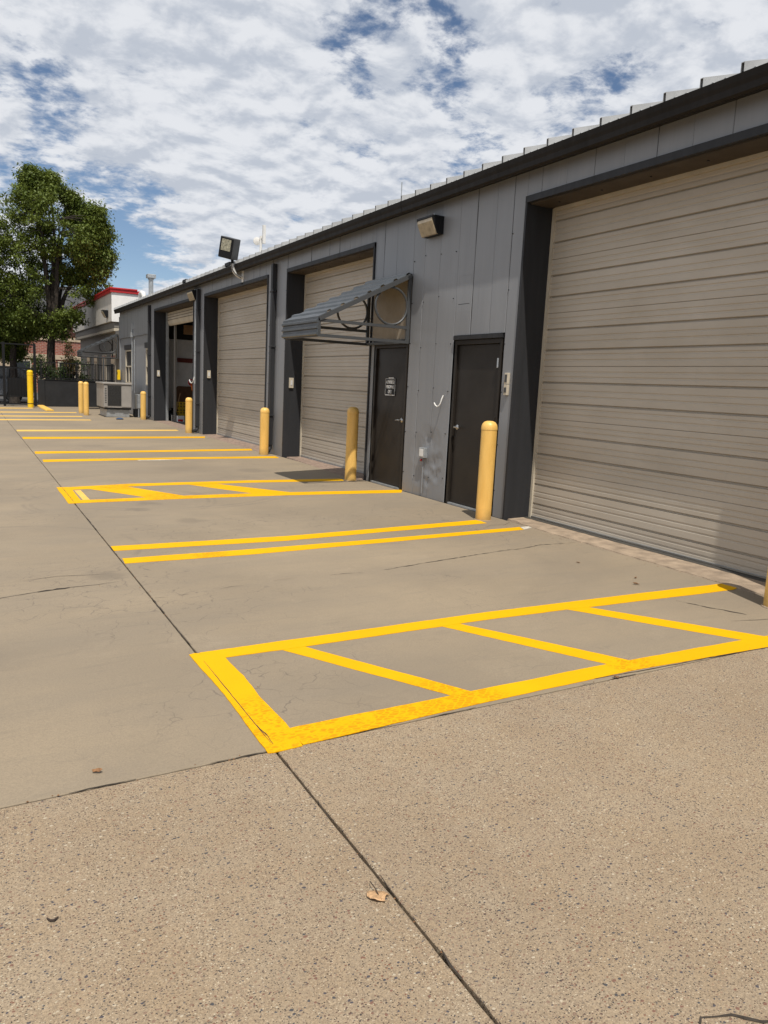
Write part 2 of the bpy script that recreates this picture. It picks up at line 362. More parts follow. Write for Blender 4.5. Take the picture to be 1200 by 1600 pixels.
def m_brick():
    s = NT('red_brick_courses')
    n = s.N.new('ShaderNodeTexBrick'); s.L.new(s.map((1, 1, 1), rot=(math.radians(90), 0, 0)), n.inputs['Vector'])
    n.inputs['Scale'].default_value = 1.0; n.inputs['Brick Width'].default_value = .30; n.inputs['Row Height'].default_value = .11
    n.inputs['Mortar Size'].default_value = .012
    n.inputs['Color1'].default_value = (.28, .085, .055, 1); n.inputs['Color2'].default_value = (.20, .06, .045, 1); n.inputs['Mortar'].default_value = (.35, .26, .2, 1)
    return s.done(n.outputs['Color'], .85, s.bump(n.outputs['Fac'], -.5, .01))
MAT['brick'] = m_brick()
def m_leaf(name, a, b, tl=.25):
    s = NT(name)
    f = s.rng(s.noise(1.3, 3, .6), .35, .65); g = s.rng(s.noise(14, 2, .6), .3, .7)
    col = s.mix(s.math('MULTIPLY', s.math('ADD', f, g), .5), a, b)
    s.done(col, .5); s.b.inputs['Specular IOR Level'].default_value = .3
    tr = s.N.new('ShaderNodeBsdfTranslucent'); s.L.new(s.mix(.5, col, (.16, .20, .02)), tr.inputs[0])
    ms = s.N.new('ShaderNodeMixShader'); ms.inputs[0].default_value = tl
    s.L.new(s.b.outputs[0], ms.inputs[1]); s.L.new(tr.outputs[0], ms.inputs[2])
    s.L.new(ms.outputs[0], s.N['Material Output'].inputs[0]); return s.m
MAT['leaf'] = m_leaf('green_foliage', (.055, .090, .018), (.18, .22, .042))
MAT['leaf2'] = m_leaf('dark_shrub_foliage', (.022, .042, .012), (.05, .08, .02))
MAT['leafred'] = m_leaf('reddish_shoot_foliage', (.07, .05, .03), (.12, .085, .04))

# ------------------------------------------------------------------ builders
class MB:
    def __init__(s): s.v = []; s.f = []
    def add(s, vs, fs):
        o = len(s.v); s.v += [tuple(p) for p in vs]; s.f += [tuple(i + o for i in f) for f in fs]; return s
    def box(s, x0, x1, y0, y1, z0, z1, mtx=None):
        vs = [v3(x, y, z) for z in (z0, z1) for y in (y0, y1) for x in (x0, x1)]
        if mtx: vs = [mtx @ p for p in vs]
        return s.add(vs, [(0, 2, 3, 1), (4, 5, 7, 6), (0, 1, 5, 4), (2, 6, 7, 3), (0, 4, 6, 2), (1, 3, 7, 5)])
    def prism(s, pts, a, b, axis='y'):
        # pts: closed outline (2D) extruded from a to b along axis
        n = len(pts)
        def P(p, t):
            return {'y': (p[0], t, p[1]), 'x': (t, p[0], p[1]), 'z': (p[0], p[1], t)}[axis]
        vs = [P(p, a) for p in pts] + [P(p, b) for p in pts]
        fs = [tuple(range(n)), tuple(range(2 * n - 1, n - 1, -1))] + [(i, i + n, (i + 1) % n + n, (i + 1) % n) for i in range(n)]
        return s.add(vs, fs)
    def tube(s, pts, r, seg=12, cap=True, close=False):
        pts = [Vector(p) for p in pts]; n = len(pts); rs = r if isinstance(r, (list, tuple)) else [r] * n
        ring = []; up = None
        for i, p in enumerate(pts):
            if close: t = (pts[(i + 1) % n] - pts[i - 1]).normalized()
            else: t = (pts[min(i + 1, n - 1)] - pts[max(i - 1, 0)]).normalized()
            if up is None:
                up = v3(0, 0, 1) if abs(t.z) < .9 else v3(1, 0, 0)
            a = (up - t * up.dot(t)).normalized(); b = t.cross(a); up = a
            ring.append([p + (a * math.cos(q) + b * math.sin(q)) * rs[i] for q in [2 * math.pi * k / seg for k in range(seg)]])
        vs = [q for g in ring for q in g]; fs = []
        for i in range(n if close else n - 1):
            j = (i + 1) % n
            for k in range(seg):
                fs.append((i * seg + k, i * seg + (k + 1) % seg, j * seg + (k + 1) % seg, j * seg + k))
        if cap and not close:
            fs.append(tuple(range(seg - 1, -1, -1))); fs.append(tuple((n - 1) * seg + k for k in range(seg)))
        return s.add(vs, fs)
    def lathe(s, prof, c=(0, 0, 0), seg=28):
        vs = []; fs = []; n = len(prof)
        for k in range(seg):
            a = 2 * math.pi * k / seg
            for r, z in prof: vs.append((c[0] + r * math.cos(a), c[1] + r * math.sin(a), c[2] + z))
        for k in range(seg):
            j = (k + 1) % seg
            for i in range(n - 1): fs.append((k * n + i, j * n + i, j * n + i + 1, k * n + i + 1))
        return s.add(vs, fs)
    def build(s, name, m, parent=None, bevel=0, smooth=False, label=None, **props):
        me = bpy.data.meshes.new(name); me.from_pydata(s.v, [], s.f)
        if not smooth and len(s.f) < 2000 or bevel:
            bm = bmesh.new(); bm.from_mesh(me); bmesh.ops.recalc_face_normals(bm, faces=bm.faces); bm.to_mesh(me); bm.free()
        me.materials.append(MAT[m] if isinstance(m, str) else m)
        if smooth:
            me.shade_smooth()
            me.set_sharp_from_angle(angle=math.radians(35))
        o = bpy.data.objects.new(name, me); COL.objects.link(o)
        if parent is not None: 
            o.parent = parent; o.matrix_parent_inverse = Matrix.Translation(parent.matrix_world.translation).inverted() if False else Matrix.Identity(4)
        if bevel:
            md = o.modifiers.new('bevel', 'BEVEL'); md.width = bevel; md.segments = 2; md.limit_method = 'ANGLE'
        if label: o['label'] = label
        for k, q in props.items(): o[k] = q
        return o
def tag(o, label=None, cat=None, group=None, kind=None):
    if label: o['label'] = label
    if cat: o['category'] = cat
    if group: o['group'] = group
    if kind: o['kind'] = kind
    return o
def thing(name, label, cat, loc=(0, 0, 0), rz=0.0, group=None, kind=None):
    o = bpy.data.objects.new(name, None); COL.objects.link(o); o.location = loc; o.rotation_euler = (0, 0, rz)
    o.empty_display_size = .2
    return tag(o, label, cat, group, kind)
def place(o, parent):   # geometry was written in world coordinates: keep it there under a parent standing elsewhere
    o.parent = parent; o.location = -Vector(parent.location) if parent.parent is None else (0, 0, 0); return o
def copy_tree(o, parent=None):
    c = o.copy(); COL.objects.link(c)
    if parent: c.parent = parent
    for ch in [q for q in bpy.data.objects if q.parent == o]: copy_tree(ch, c)
    return c
def zg(x): return 0.02 * max(-15.0, min(9.0, x))

# ------------------------------------------------------------------ ground
mb = MB()
xs = [-3000, -15, 9, 3000]; ys = [-60, 38.2, 3000]
for i in range(3):
    x0, x1 = xs[i], xs[i + 1]
    mb.add([(x0, -60, zg(x0) - .05), (x1, -60, zg(x1) - .05), (x1, 3000, zg(x1) - .05), (x0, 3000, zg(x0) - .05)], [(0, 1, 2, 3)])
mb.build('ground', 'soil', kind='structure')
mb = MB()
for i in range(3):
    x0, x1 = max(xs[i], -120), min(xs[i + 1], 120)
    mb.add([(x0, 38.0, zg(x0) - .035), (x1, 38.0, zg(x1) - .035), (x1, 260, zg(x1) - .035), (x0, 260, zg(x0) - .035)], [(0, 1, 2, 3)])
mb.build('road', 'asphalt', kind='structure')

pav = thing('pavement', None, None, kind='structure')
def slab(x0, x1, y0, y1, m, label=None, jit=.005, gap=.0042, fine=True, wide=()):
    x0 += gap; x1 -= gap; y0 += gap; y1 -= gap
    st = .04 if fine else .5
    out = []
    def edge(a, b, side):
        L = math.dist(a, b); n = max(1, int(L / st))
        for i in range(n):
            t = i / n; p = (a[0] + (b[0] - a[0]) * t, a[1] + (b[1] - a[1]) * t)
            o = noise.noise((p[0] * 6, p[1] * 6, 3.1)) * jit + noise.noise((p[0] * 40, p[1] * 40, 9.1)) * jit * .7 if i else 0
            nx, ny = (b[1] - a[1]) / L, -(b[0] - a[0]) / L
            out.append((p[0] - nx * abs(o), p[1] - ny * abs(o)))
    edge((x0, y0), (x1, y0), 0); edge((x1, y0), (x1, y1), 1); edge((x1, y1), (x0, y1), 2); edge((x0, y1), (x0, y0), 3)
    cx, cy = (x0 + x1) / 2, (y0 + y1) / 2
    def ins(p, d): return (min(max(p[0], x0 + d), x1 - d), min(max(p[1], y0 + d), y1 - d))
    n = len(out); vs = [(p[0], p[1], zg(p[0]) - .045) for p in out] + [(p[0], p[1], zg(p[0]) - .004) for p in out] + \
        [(q[0], q[1], zg(q[0])) for q in (ins(p, .006) for p in out)]
    fs = []
    for k in (0, 1):
        for i in range(n):
            j = (i + 1) % n; fs.append((k * n + i, k * n + j, (k + 1) * n + j, (k + 1) * n + i))
    fs.append(tuple(range(2 * n, 3 * n)))
    b = MB(); b.add(vs, fs)
    return b.build('concrete_slab', m, pav, label=label)
J = 1.137; K = 2.945
slab(J, 5.62, -3, K, 'agg', 'near slab of speckled exposed aggregate concrete right of the long joint')
slab(-3.2, J, -3, K, 'agg', 'near slab of speckled exposed aggregate concrete left of the long joint')
slab(J, 5.62, K, 10.9, 'conc')
slab(J, 5.62, 10.9, 19.6, 'conc', gap=.003); slab(J, 5.62, 19.6, 27.1, 'conc', gap=.003, fine=False); slab(J, 5.62, 27.1, 38, 'conc', gap=.003, fine=False)
slab(-3.2, J, K, 10.9, 'conc'); slab(-3.2, J, 10.9, 19.6, 'conc', gap=.004)
slab(-3.2, J, 19.6, 38, 'conc', gap=.004, fine=False)
for (a, b) in ((-3, 7), (7, 17), (17, 27), (27, 38)):
    slab(-9, -3.2, a, b, 'conc', fine=False); slab(-15, -9, a, b, 'conc', fine=False)

def ribbon(name, pts, w, m, z=.0025, jit=.35, parent=pav, label=None, seed=0, kind=None):
    r = random.Random(seed + len(pts)); P = []
    for i in range(len(pts) - 1):
        a, b = pts[i], pts[i + 1]; n = max(1, int(math.dist(a, b) / .035))
        for k in range(n): P.append((a[0] + (b[0] - a[0]) * k / n, a[1] + (b[1] - a[1]) * k / n))
    P.append(pts[-1]); L = []; R = []
    for i, p in enumerate(P):
        q0 = P[max(0, i - 1)]; q1 = P[min(len(P) - 1, i + 1)]; d = math.dist(q0, q1) or 1
        nx, ny = -(q1[1] - q0[1]) / d, (q1[0] - q0[0]) / d
        ww = w * (.25 + .75 * min(1, min(i, len(P) - 1 - i) / 6)) * (1 + jit * (r.random() * 2 - 1))
        o = noise.noise((p[0] * 9, p[1] * 9, seed)) * .016 * jit * min(1, w / .01) + (r.random() - .5) * w * jit
        L.append((p[0] + nx * (ww / 2 + o), p[1] + ny * (ww / 2 + o))); R.append((p[0] + nx * (-ww / 2 + o), p[1] + ny * (-ww / 2 + o)))
    n = len(P); vs = [(a, b, zg(a) + z) for a, b in L + R]
    fs = [(i, i + n, i + n + 1, i + 1) for i in range(n - 1)]
    b = MB(); b.add(vs, fs); return b.build(name, m, parent, label=label)

ribbon('crack', [(-.6, 5.8), (0, 5.86), (.17, 5.863), (.425, 5.939), (.647, 5.981), (.828, 5.986), (1.0, 6.02)], .007, 'crack', seed=1)
ribbon('crack', [(.42, 5.925), (.56, 5.965), (.64, 5.985)], .05, 'crack', seed=2, jit=.6)
ribbon('crack', [(.3, 6.3), (.6, 6.35), (.95, 6.28)], .005, 'crack', seed=3)
ribbon('crack', [(1.145, 5.47), (1.2, 5.46), (1.25, 5.455)], .007, 'crack', seed=4, jit=.8)
ribbon('crack', [(1.33, 5.47), (1.40, 5.48)], .014, 'crack', seed=14, jit=.8)
ribbon('crack', [(1.65, 5.53), (1.75, 5.56), (1.85, 5.565)], .009, 'crack', seed=15, jit=.8)
ribbon('crack', [(2.1, 5.62), (2.2, 5.63), (2.35, 5.65)], .010, 'curb', seed=16, jit=.8)
ribbon('crack', [(2.6, 5.60), (2.75, 5.61), (2.9, 5.57)], .006, 'crack', seed=17, jit=.8)
ribbon('crack', [(3.0, 2.99), (3.4, 2.965), (3.9, 2.955), (4.4, 2.93), (4.9, 2.93)], .006, 'crack', seed=18, jit=.5)
ribbon('crack', [(3.1, 5.6), (3.9, 5.75), (4.59, 5.857), (4.8, 5.86), (5.05, 5.936), (5.52, 5.895)], .009, 'crack', seed=5, jit=.8)
ribbon('crack', [(4.75, 3.93), (4.84, 3.687), (4.932, 3.511)], .012, 'crack', seed=6, jit=.7)
ribbon('crack', [(4.88, 3.60), (4.90, 3.56), (4.93, 3.5), (4.94, 3.46)], .03, 'crack', seed=7, jit=.7)
ribbon('crack', [(4.7, 3.4), (4.95, 3.33), (5.15, 3.3), (5.3, 3.26)], .006, 'crack', seed=8)
ribbon('crack', [(1.52, 1.02), (1.58, 1.085), (1.62, 1.115), (1.66, 1.10), (1.70, 1.085), (1.75, 1.03), (1.86, 1.0)], .012, 'crack', seed=9, jit=.5, label='thick curling crack in the aggregate slab at the bottom right')
ribbon('crack', [(5.1, 6.9), (5.25, 7.0), (5.42, 6.97), (5.6, 7.1)], .006, 'crack', seed=12)
# dark oil stains on the slab
def blob(name, cx, cy, rx, ry, m, z=.0015, seed=0):
    n = 36; P = []
    for k in range(n):
        a = 2 * math.pi * k / n; r = 1 + .35 * noise.noise((math.cos(a) * 1.5, math.sin(a) * 1.5, seed)) + .12 * noise.noise((math.cos(a) * 6, math.sin(a) * 6, seed))
        P.append((cx + math.cos(a) * rx * r, cy + math.sin(a) * ry * r))
    b = MB(); b.add([(x, y, zg(x) + z) for x, y in P], [tuple(range(n))]); return b.build(name, m, pav)

# painted markings (outlines in metres on the slab)
def paint(name, poly, m, z=.004, parent=pav, jit=.0055, label=None):
    P = []
    for i in range(len(poly)):
        a, b = poly[i], poly[(i + 1) % len(poly)]; L = math.dist(a, b); n = max(1, min(80, int(L / .05)))
        for k in range(n):
            t = k / n; x = a[0] + (b[0] - a[0]) * t; y = a[1] + (b[1] - a[1]) * t
            o = (noise.noise((x * 3, y * 3, 1.7)) * 1.2 + noise.noise((x * 22, y * 22, 4.2)) * .6) * jit
            nx, ny = -(b[1] - a[1]) / (L or 1), (b[0] - a[0]) / (L or 1)
            P.append((x + nx * o, y + ny * o))
    n = len(P); b = MB()
    b.add([(x, y, zg(x) + z) for x, y in P] + [(x, y, zg(x) + .0005) for x, y in P], [tuple(range(n))] + [(i, i + n, (i + 1) % n + n, (i + 1) % n) for i in range(n)])
    return b.build(name, m, parent, label=label)
def sub(name, label):
    o = bpy.data.objects.new(name, None); COL.objects.link(o); o.parent = pav; o['label'] = label; return o
b1 = sub('hatched_box', 'near yellow hatched box in front of the largest garage door')
paint('painted_line', [(1.095, 2.925), (1.122, 2.92), (1.257, 2.925), (1.268, 3.116), (1.262, 3.5), (1.275, 3.8), (1.262, 4.0), (1.265, 4.109), (1.21, 4.19), (1.122, 4.243), (1.09, 4.23), (1.105, 3.6)], 'paint', .0052, b1)
paint('painted_line', [(1.262, 2.935), (2.294, 2.975), (3.269, 2.992), (4.447, 2.93), (5.0, 2.915), (5.33, 2.90), (5.33, 3.06), (4.648, 3.077), (4.425, 3.089), (3.265, 3.124), (2.388, 3.122), (1.262, 3.110)], 'paint', .004, b1)
paint('painted_line', [(1.15, 4.243), (3.199, 4.248), (4.4, 4.20), (5.561, 4.142), (5.587, 4.01), (5.463, 3.968), (3.782, 4.073), (3.093, 4.102), (1.598, 4.103), (1.20, 4.109)], 'paint', .004, b1)
for q in ([(1.598, 4.12), (1.736, 4.12), (2.297, 3.11), (2.172, 3.11)], [(2.724, 4.12), (2.866, 4.12), (3.432, 3.11), (3.265, 3.11)], [(3.782, 4.09), (3.956, 4.09), (4.627, 3.07), (4.425, 3.07)]):
    paint('painted_line', q, 'paint', .0025, b1)
b2 = sub('hatched_box', 'second yellow hatched box in front of the awning')
paint('painted_line', [(1.066, 9.90), (1.23, 9.90), (1.23, 10.1), (1.24, 11.1), (1.23, 11.33), (1.07, 11.34)], 'paint', .0052, b2)
paint('painted_line', [(1.22, 9.905), (2.561, 9.874), (3.855, 9.778), (5.508, 9.543), (5.672, 9.80), (5.2, 9.86), (3.964, 10.03), (2.629, 10.13), (1.22, 10.115)], 'paint', .004, b2)
paint('painted_line', [(1.22, 11.32), (2.042, 11.45), (3.789, 11.369), (5.30, 11.19), (5.28, 10.95), (3.72, 11.13), (1.995, 11.19), (1.22, 11.05)], 'paint', .004, b2)
for q in ([(1.44, 11.12), (1.95, 11.24), (2.56, 10.06), (2.08, 10.06)], [(2.84, 11.15), (3.25, 11.13), (4.02, 9.99), (3.5, 9.99)]):
    paint('painted_line', q, 'paint', .0025, b2)
paint('old_paint_patch', [(1.26, 10.15), (1.34, 10.15), (1.34, 11.0), (1.26, 11.0)], 'oldpaint', .0015)
PL = [([(1.143, 6.587), (2.285, 6.543), (3.631, 6.583), (5.441, 6.65), (5.491, 6.79), (3.721, 6.75), (2.355, 6.744), (1.151, 6.784)], 'paint', 'third yellow line from the camera side, ending left of the largest garage door'),
      ([(1.14, 7.109), (2.771, 6.992), (3.9, 7.06), (5.27, 7.12), (5.29, 7.33), (3.9, 7.25), (2.85, 7.20), (1.144, 7.308)], 'paint', 'yellow line running to the foot of the bollard beside the second brown door'),
      ([(1.175, 14.59), (3.782, 14.612), (5.47, 14.42), (5.52, 14.76), (3.8, 14.88), (1.19, 14.97)], 'paint', None),
      ([(1.151, 16.078), (3.3, 16.04), (5.469, 16.03), (5.56, 16.40), (3.3, 16.36), (1.166, 16.50)], 'paint', None),
      ([(1.151, 19.56), (5.35, 19.42), (5.48, 19.86), (1.169, 20.1)], 'paint', None),
      ([(1.164, 21.97), (5.30, 21.95), (5.32, 22.35), (1.171, 22.5)], 'oldpaint', None),
      ([(.2, 26.75), (3.62, 26.75), (3.62, 27.15), (.2, 27.3)], 'oldpaint', None), ([(.2, 28.85), (3.62, 28.85), (3.62, 29.3), (.2, 29.35)], 'oldpaint', None),
      ([(.3, 31.4), (3.75, 31.5), (3.75, 31.95), (.3, 32.0)], 'oldpaint', None), ([(.3, 34.6), (2.45, 34.7), (2.45, 35.2), (.3, 35.3)], 'oldpaint', None)]
for poly, m, lab in PL: paint('painted_line', poly, m, .004, label=lab)
paint('old_paint_patch', [(5.45, 6.66), (5.67, 6.74), (5.66, 6.80), (5.5, 6.785)], 'oldwhite', .003)
paint('old_paint_patch', [(2.75, 14.53), (3.6, 14.50), (3.5, 14.58), (2.8, 14.6)], 'oldwhite', .002, jit=.04)
ribbon('crack', [(1.137, 4.10), (1.137, 3.0)], .004, 'crack', z=.0062, seed=21, jit=.3)
ribbon('crack', [(1.140, 3.2), (1.142, 3.1), (1.140, 2.99)], .009, 'crack', z=.0066, seed=22, jit=.5)
ribbon('crack', [(1.137, 11.3), (1.137, 9.95)], .006, 'crack', z=.0062, seed=23, jit=.5)
# rough strips at the door thresholds
def strip(name, y0, y1, xo, xi, m, h, lab):
    b = MB(); n = int((y1 - y0) / .05); T = []; O = []
    for i in range(n + 1):
        y = y0 + (y1 - y0) * i / n
        x = xo(y) + .018 * noise.noise((y * 7, 2.2, 0)) + .01 * noise.noise((y * 25, 7.2, 0))
        T.append((x, y, zg(x) + h * (.75 + .5 * noise.noise((y * 9, 0, 4))))); O.append((x - .012, y, zg(x) - .02))
    I = [(xi, p[1], zg(xi) + h + .004) for p in T]; k = n + 1
    b.add(O + T + I, [(r * k + i, r * k + i + 1, (r + 1) * k + i + 1, (r + 1) * k + i) for r in (0, 1) for i in range(n)])
    return b.build(name, m, pav, label=lab)
strip('threshold_strip', 3.0, 7.32, lambda y: 5.585 - .02 * (6 - y) - (.0 if y < 6.6 else -.1 * (y - 6.6)), 6.1, 'curb', .014, 'crumbling tan concrete strip below the largest garage door')
MB().box(5.90, 6.04, 3.41, 7.24, .118, .137).build('dark_threshold_strip', 'accoil', pav)  # narrow dark strip along the foot of the largest garage door
strip('threshold_strip', 10.98, 14.6, lambda y: 5.46 + .07 * (y - 11), 6.1, 'apron', .003, None)
strip('threshold_strip', 15.6, 20.7, lambda y: 5.50 + .01 * (y - 15.6), 6.1, 'apron', .003, None)
strip('threshold_strip', 21.6, 26.6, lambda y: 5.54 + .015 * (y - 21.6), 6.1, 'apron', .003, None)

# ------------------------------------------------------------------ warehouse
WX = 5.64
wh = thing('warehouse', 'long grey metal warehouse with garage doors along the yellow striped pavement', 'building')
BAYS = [(3.4, 7.25), (10.96, 14.61), (15.75, 20.57), (21.7, 26.7)]
DOORS = [(7.55, 8.56), (9.79, 10.80)]
HZ = 3.72; DZ = 2.235; TOP = 4.11
def panel(y0, y1, z0, z1, dent=None):
    """one siding panel: shallow folded edges, a slight lean of its own, optional dents"""
    off = rnd.uniform(-.0035, .0035); g = .0013
    b = MB(); nz = 1 if not dent else 150; nyy = [y0 + g, y0 + g + .004, y0 + g + .012, y1 - g - .012, y1 - g - .004, y1 - g]
    if dent: nyy = nyy[:3] + [y0 + g + .012 + (y1 - y0 - 2 * g - .024) * i / 26 for i in range(1, 26)] + nyy[3:]
    dz = [.005, .0012, 0] + [0] * (len(nyy) - 6) + [0, .0012, .005]
    lean = rnd.uniform(-.0025, .0025)
    nzz = [z0 + (z1 - z0) * i / max(nz, 6) for i in range(max(nz, 6) + 1)]
    ph = rnd.uniform(0, 50)
    vs = []
    for z in nzz:
        wob = .0035 * noise.noise((ph, z * 1.7, 0))
        for i, y in enumerate(nyy):
            x = WX - .008 + dz[i] + off + lean * (y - (y0 + y1) / 2) / .2 + wob
            if dent:
                for (dy, dzz, r, a) in dent:
                    d = math.hypot(y - dy, z - dzz) / r
                    if d < 1: x += .7 * a * (1 - d) * (1 + 1.3 * abs(noise.noise((y * 13 + dy * 9, z * 11, 2))) - .5 * abs(noise.noise((y * 25, z * 20 + dy * 5, 6))))
                    elif d < 1.6: x -= abs(a) * .15 * (1.6 - d)
            vs.append((x, y, z))
    m = len(nyy); fs = [(r * m + i, r * m + i + 1, (r + 1) * m + i + 1, (r + 1) * m + i) for r in range(len(nzz) - 1) for i in range(m - 1)]
    b.add(vs, fs)
    # hems back to the girts so the sheet has depth
    o = b.build('wall_panel', 'wall', wh, smooth=False)
    if dent: o.data.shade_smooth(); o['label'] = 'dented grey siding panel'
    return o
def siding(ya, yb, z0, z1, phase=4.62, dents=None):
    y = ya; k = math.floor((ya - phase) / .402) + 1; nexts = phase + k * .402
    while y < yb - .02:
        e = min(nexts, yb)
        if 0 < e - y < .12 and e < yb - .01: nexts += .402; continue
        if yb - e < .12: e = yb
        if e - y > .03: panel(y, e, z0, z1, dents(y, e) if dents else None); y = e
        nexts += .402
DN = [(8.92, .60, .15, .020), (8.84, .44, .10, .018), (8.99, .47, .09, .017), (9.10, .55, .12, .014), (9.05, .34, .09, .014), (8.78, .68, .09, .013), (8.9, .52, .06, -.014), (8.76, .5, .06, .012), (9.12, .42, .05, -.010), (9.35, .75, .22, .012), (9.12, .95, .18, .010),
      (9.3, .45, .2, .010), (8.95, .9, .2, .012)]
def dents(a, b): return [d for d in DN if a - d[2] < d[1 - 1] < b + d[2]] or None
def seg(ya, yb, z0, z1): siding(ya, yb, z0, z1)
# solid stretches
seg(2.0, 3.4, .02, TOP)
panel(7.27, 7.51, .11, TOP); siding(7.51, 8.60, DZ + .075, TOP)
siding(8.60, 9.755, .11, TOP, dents=dents)
siding(9.755, 10.93, 3.16, TOP)
siding(10.83, 10.93, .11, 3.16)
siding(14.64, 15.72, .09, TOP); siding(20.6, 21.67, .06, TOP); siding(26.73, 27.4, .06, TOP)
# headers over the bays
for a, b in BAYS: siding(a - .03 if a > 3.5 else a, b + .02, HZ + .075, TOP)
# wall behind the awning, over the brown door; bounced light put into its beige
MB().box(WX - .012, WX + .03, 9.80, 10.90, DZ + .055, 3.155).build('wall_panel', 'wall_b', wh, bevel=.003, label='wall panel above the brown door, under the awning, coloured beige for bounced light')
# core walls behind the sheets
b = MB()
solid = [(0.5, 3.4), (7.25, 7.55), (8.56, 9.79), (10.80, 10.96), (14.61, 15.75), (20.57, 21.7), (26.7, 33.28)]
for a, c in solid: b.box(WX + .048, WX + .15, a, c, -.05, 4.12)
for a, c in BAYS: b.box(WX + .048, WX + .15, a, c, HZ, 4.12)
for a, c in DOORS: b.box(WX + .048, WX + .15, a, c, DZ, 4.12)
b.build('wall_core', 'char', wh)
b = MB()   # closed back of the building so that nothing shines through
b.box(14.0, 14.15, .5, 33.28, -.05, 4.12); b.box(WX + .15, 14, .5, .6, -.05, 4.3); b.box(WX + .15, 14, 33.13, 33.28, -.05, 4.3)
b.box(WX + .55, 14, 21.0, 21.1, -.05, 4.2)
b.build('wall_back', 'wall', wh)
# bay surrounds
for i, (a, c) in enumerate(BAYS):
    xi = 6.06
    for y, s in ((c, 1), (a, -1)):
        b = MB()
        y0, y1 = (y - .006, y + .028) if s > 0 else (y - .028, y + .006)
        b.box(WX - .03, xi, y0, y1, .02, HZ + .07)
        b.build('jamb', 'char', wh, bevel=.003)
    MB().box(WX - .032, WX + .02, a - .028, c + .028, HZ - .0, HZ + .072).build('header_trim', 'char', wh, bevel=.003)
    MB().box(WX + .022, xi, a + .008, c - .008, HZ - .012, HZ + .06).build('header_soffit', 'soffit', wh)
b = MB()
for (y0, y1, z0, z1) in ((8.28, 8.55, 3.05, 3.056), (8.28, 8.286, 2.72, 3.05), (8.544, 8.55, 2.72, 3.05)): b.box(WX - .0125, WX - .004, y0, y1, z0, z1)
b.build('wall_patch', 'wall', wh)
MB().box(WX - .0135, WX - .004, 8.29, 8.54, 2.695, 2.702).build('wall_scratch', 'char', wh)
b = MB()
for y in (7.285, 7.495, 8.66, 9.02, 9.42, 9.72, 14.68, 15.60, 20.66, 21.6):
    for z in (.4, 1.0, 1.6, 2.2, 2.8, 3.4):
        zz = z + rnd.uniform(-.04, .04); b.tube([(WX - .006, y, zz), (WX - .020, y, zz)], .0065, 6)
for a, c in BAYS:
    for z in (.5, 1.2, 1.9, 2.6, 3.3): b.tube([(WX - .028, c + .014, z), (WX - .036, c + .014, z)], .006, 6)
    for k in range(6): b.tube([(5.82, a + .3 + k * (c - a - .6) / 5, HZ - .01), (5.82, a + .3 + k * (c - a - .6) / 5, HZ - .02)], .012, 6)
b.build('screw_heads', 'char', wh, kind='stuff')
# garage doors
def garage_door(a, c, z0=.125, full=True):
    x = 6.0
    b = MB(); b.box(x + .045, x + .06, a + .01, c - .01, z0, HZ - .014)                 # dark gap behind the sections
    b.box(x - .022, x + .03, c - .045, c - .008, z0, HZ - .014); b.box(x - .022, x + .03, a + .008, a + .045, z0, HZ - .014)
    root = b.build('garage_door', 'cream', wh)
    h = .6035; z = z0; k = 0
    while z < HZ - .02:
        t = min(h, HZ - .005 - z)
        prof = [(.0, .008), (.003, .001), (.006, 0), (.055, 0), (.060, .006), (.072, .006), (.079, 0), (.115, 0), (.120, .006), (.132, .006), (.139, 0),
                (.170, 0), (.172, .026), (.186, .026), (.196, 0), (.26, 0), (.265, .006), (.275, .006), (.282, 0), (.32, 0), (.325, .006), (.335, .006), (.342, 0),
                (.406, 0), (.408, .026), (.422, .026), (.432, 0), (.47, 0), (.475, .006), (.487, .006), (.494, 0), (.525, 0), (.530, .006), (.542, .006), (.549, 0), (.597, 0), (.600, .002), (.6025, .008)]
        prof = [(zz, d) for zz, d in prof if zz <= t]
        ysub = [a + .045, c - .045]
        vs = []; n = len(prof); ph = k * 3.7 + a
        for j in range(13):
            y = ysub[0] + (ysub[1] - ysub[0]) * j / 12
            for zz, d in prof: vs.append((x + d + .003 * noise.noise((y * .8, (z + zz) * 1.2, 5)), y, z + zz))
        fs = [(j * n + i, (j + 1) * n + i, (j + 1) * n + i + 1, j * n + i + 1) for j in range(12) for i in range(n - 1)]
        b = MB(); b.add(vs, fs); b.build('door_panel', 'gdoor', root)
        z += h; k += 1
    MB().box(x - .004, x + .03, a + .046, c - .046, z0 - .03, z0 - .002).build('bottom_seal', 'black', root)
    b = MB(); b.box(x - .012, x - .001, a + .046, c - .046, z0 + .028, z0 + .032); b.box(x - .012, x - .001, a + .046, c - .046, z0 + .002, z0 + .012)
    b.build('bottom_bar', 'galv', root)
    MB().box(x - .03, x + .02, a + .046, c - .046, HZ - .05, HZ - .002).build('top_seal', 'cream', root)
    return root
g4 = garage_door(*BAYS[0]); g4['label'] = 'largest beige garage door nearest the camera'
g3 = garage_door(*BAYS[1]); g3['label'] = 'beige garage door behind the awning'
g2 = garage_door(*BAYS[2]); g2['label'] = 'beige garage door under the floodlight'
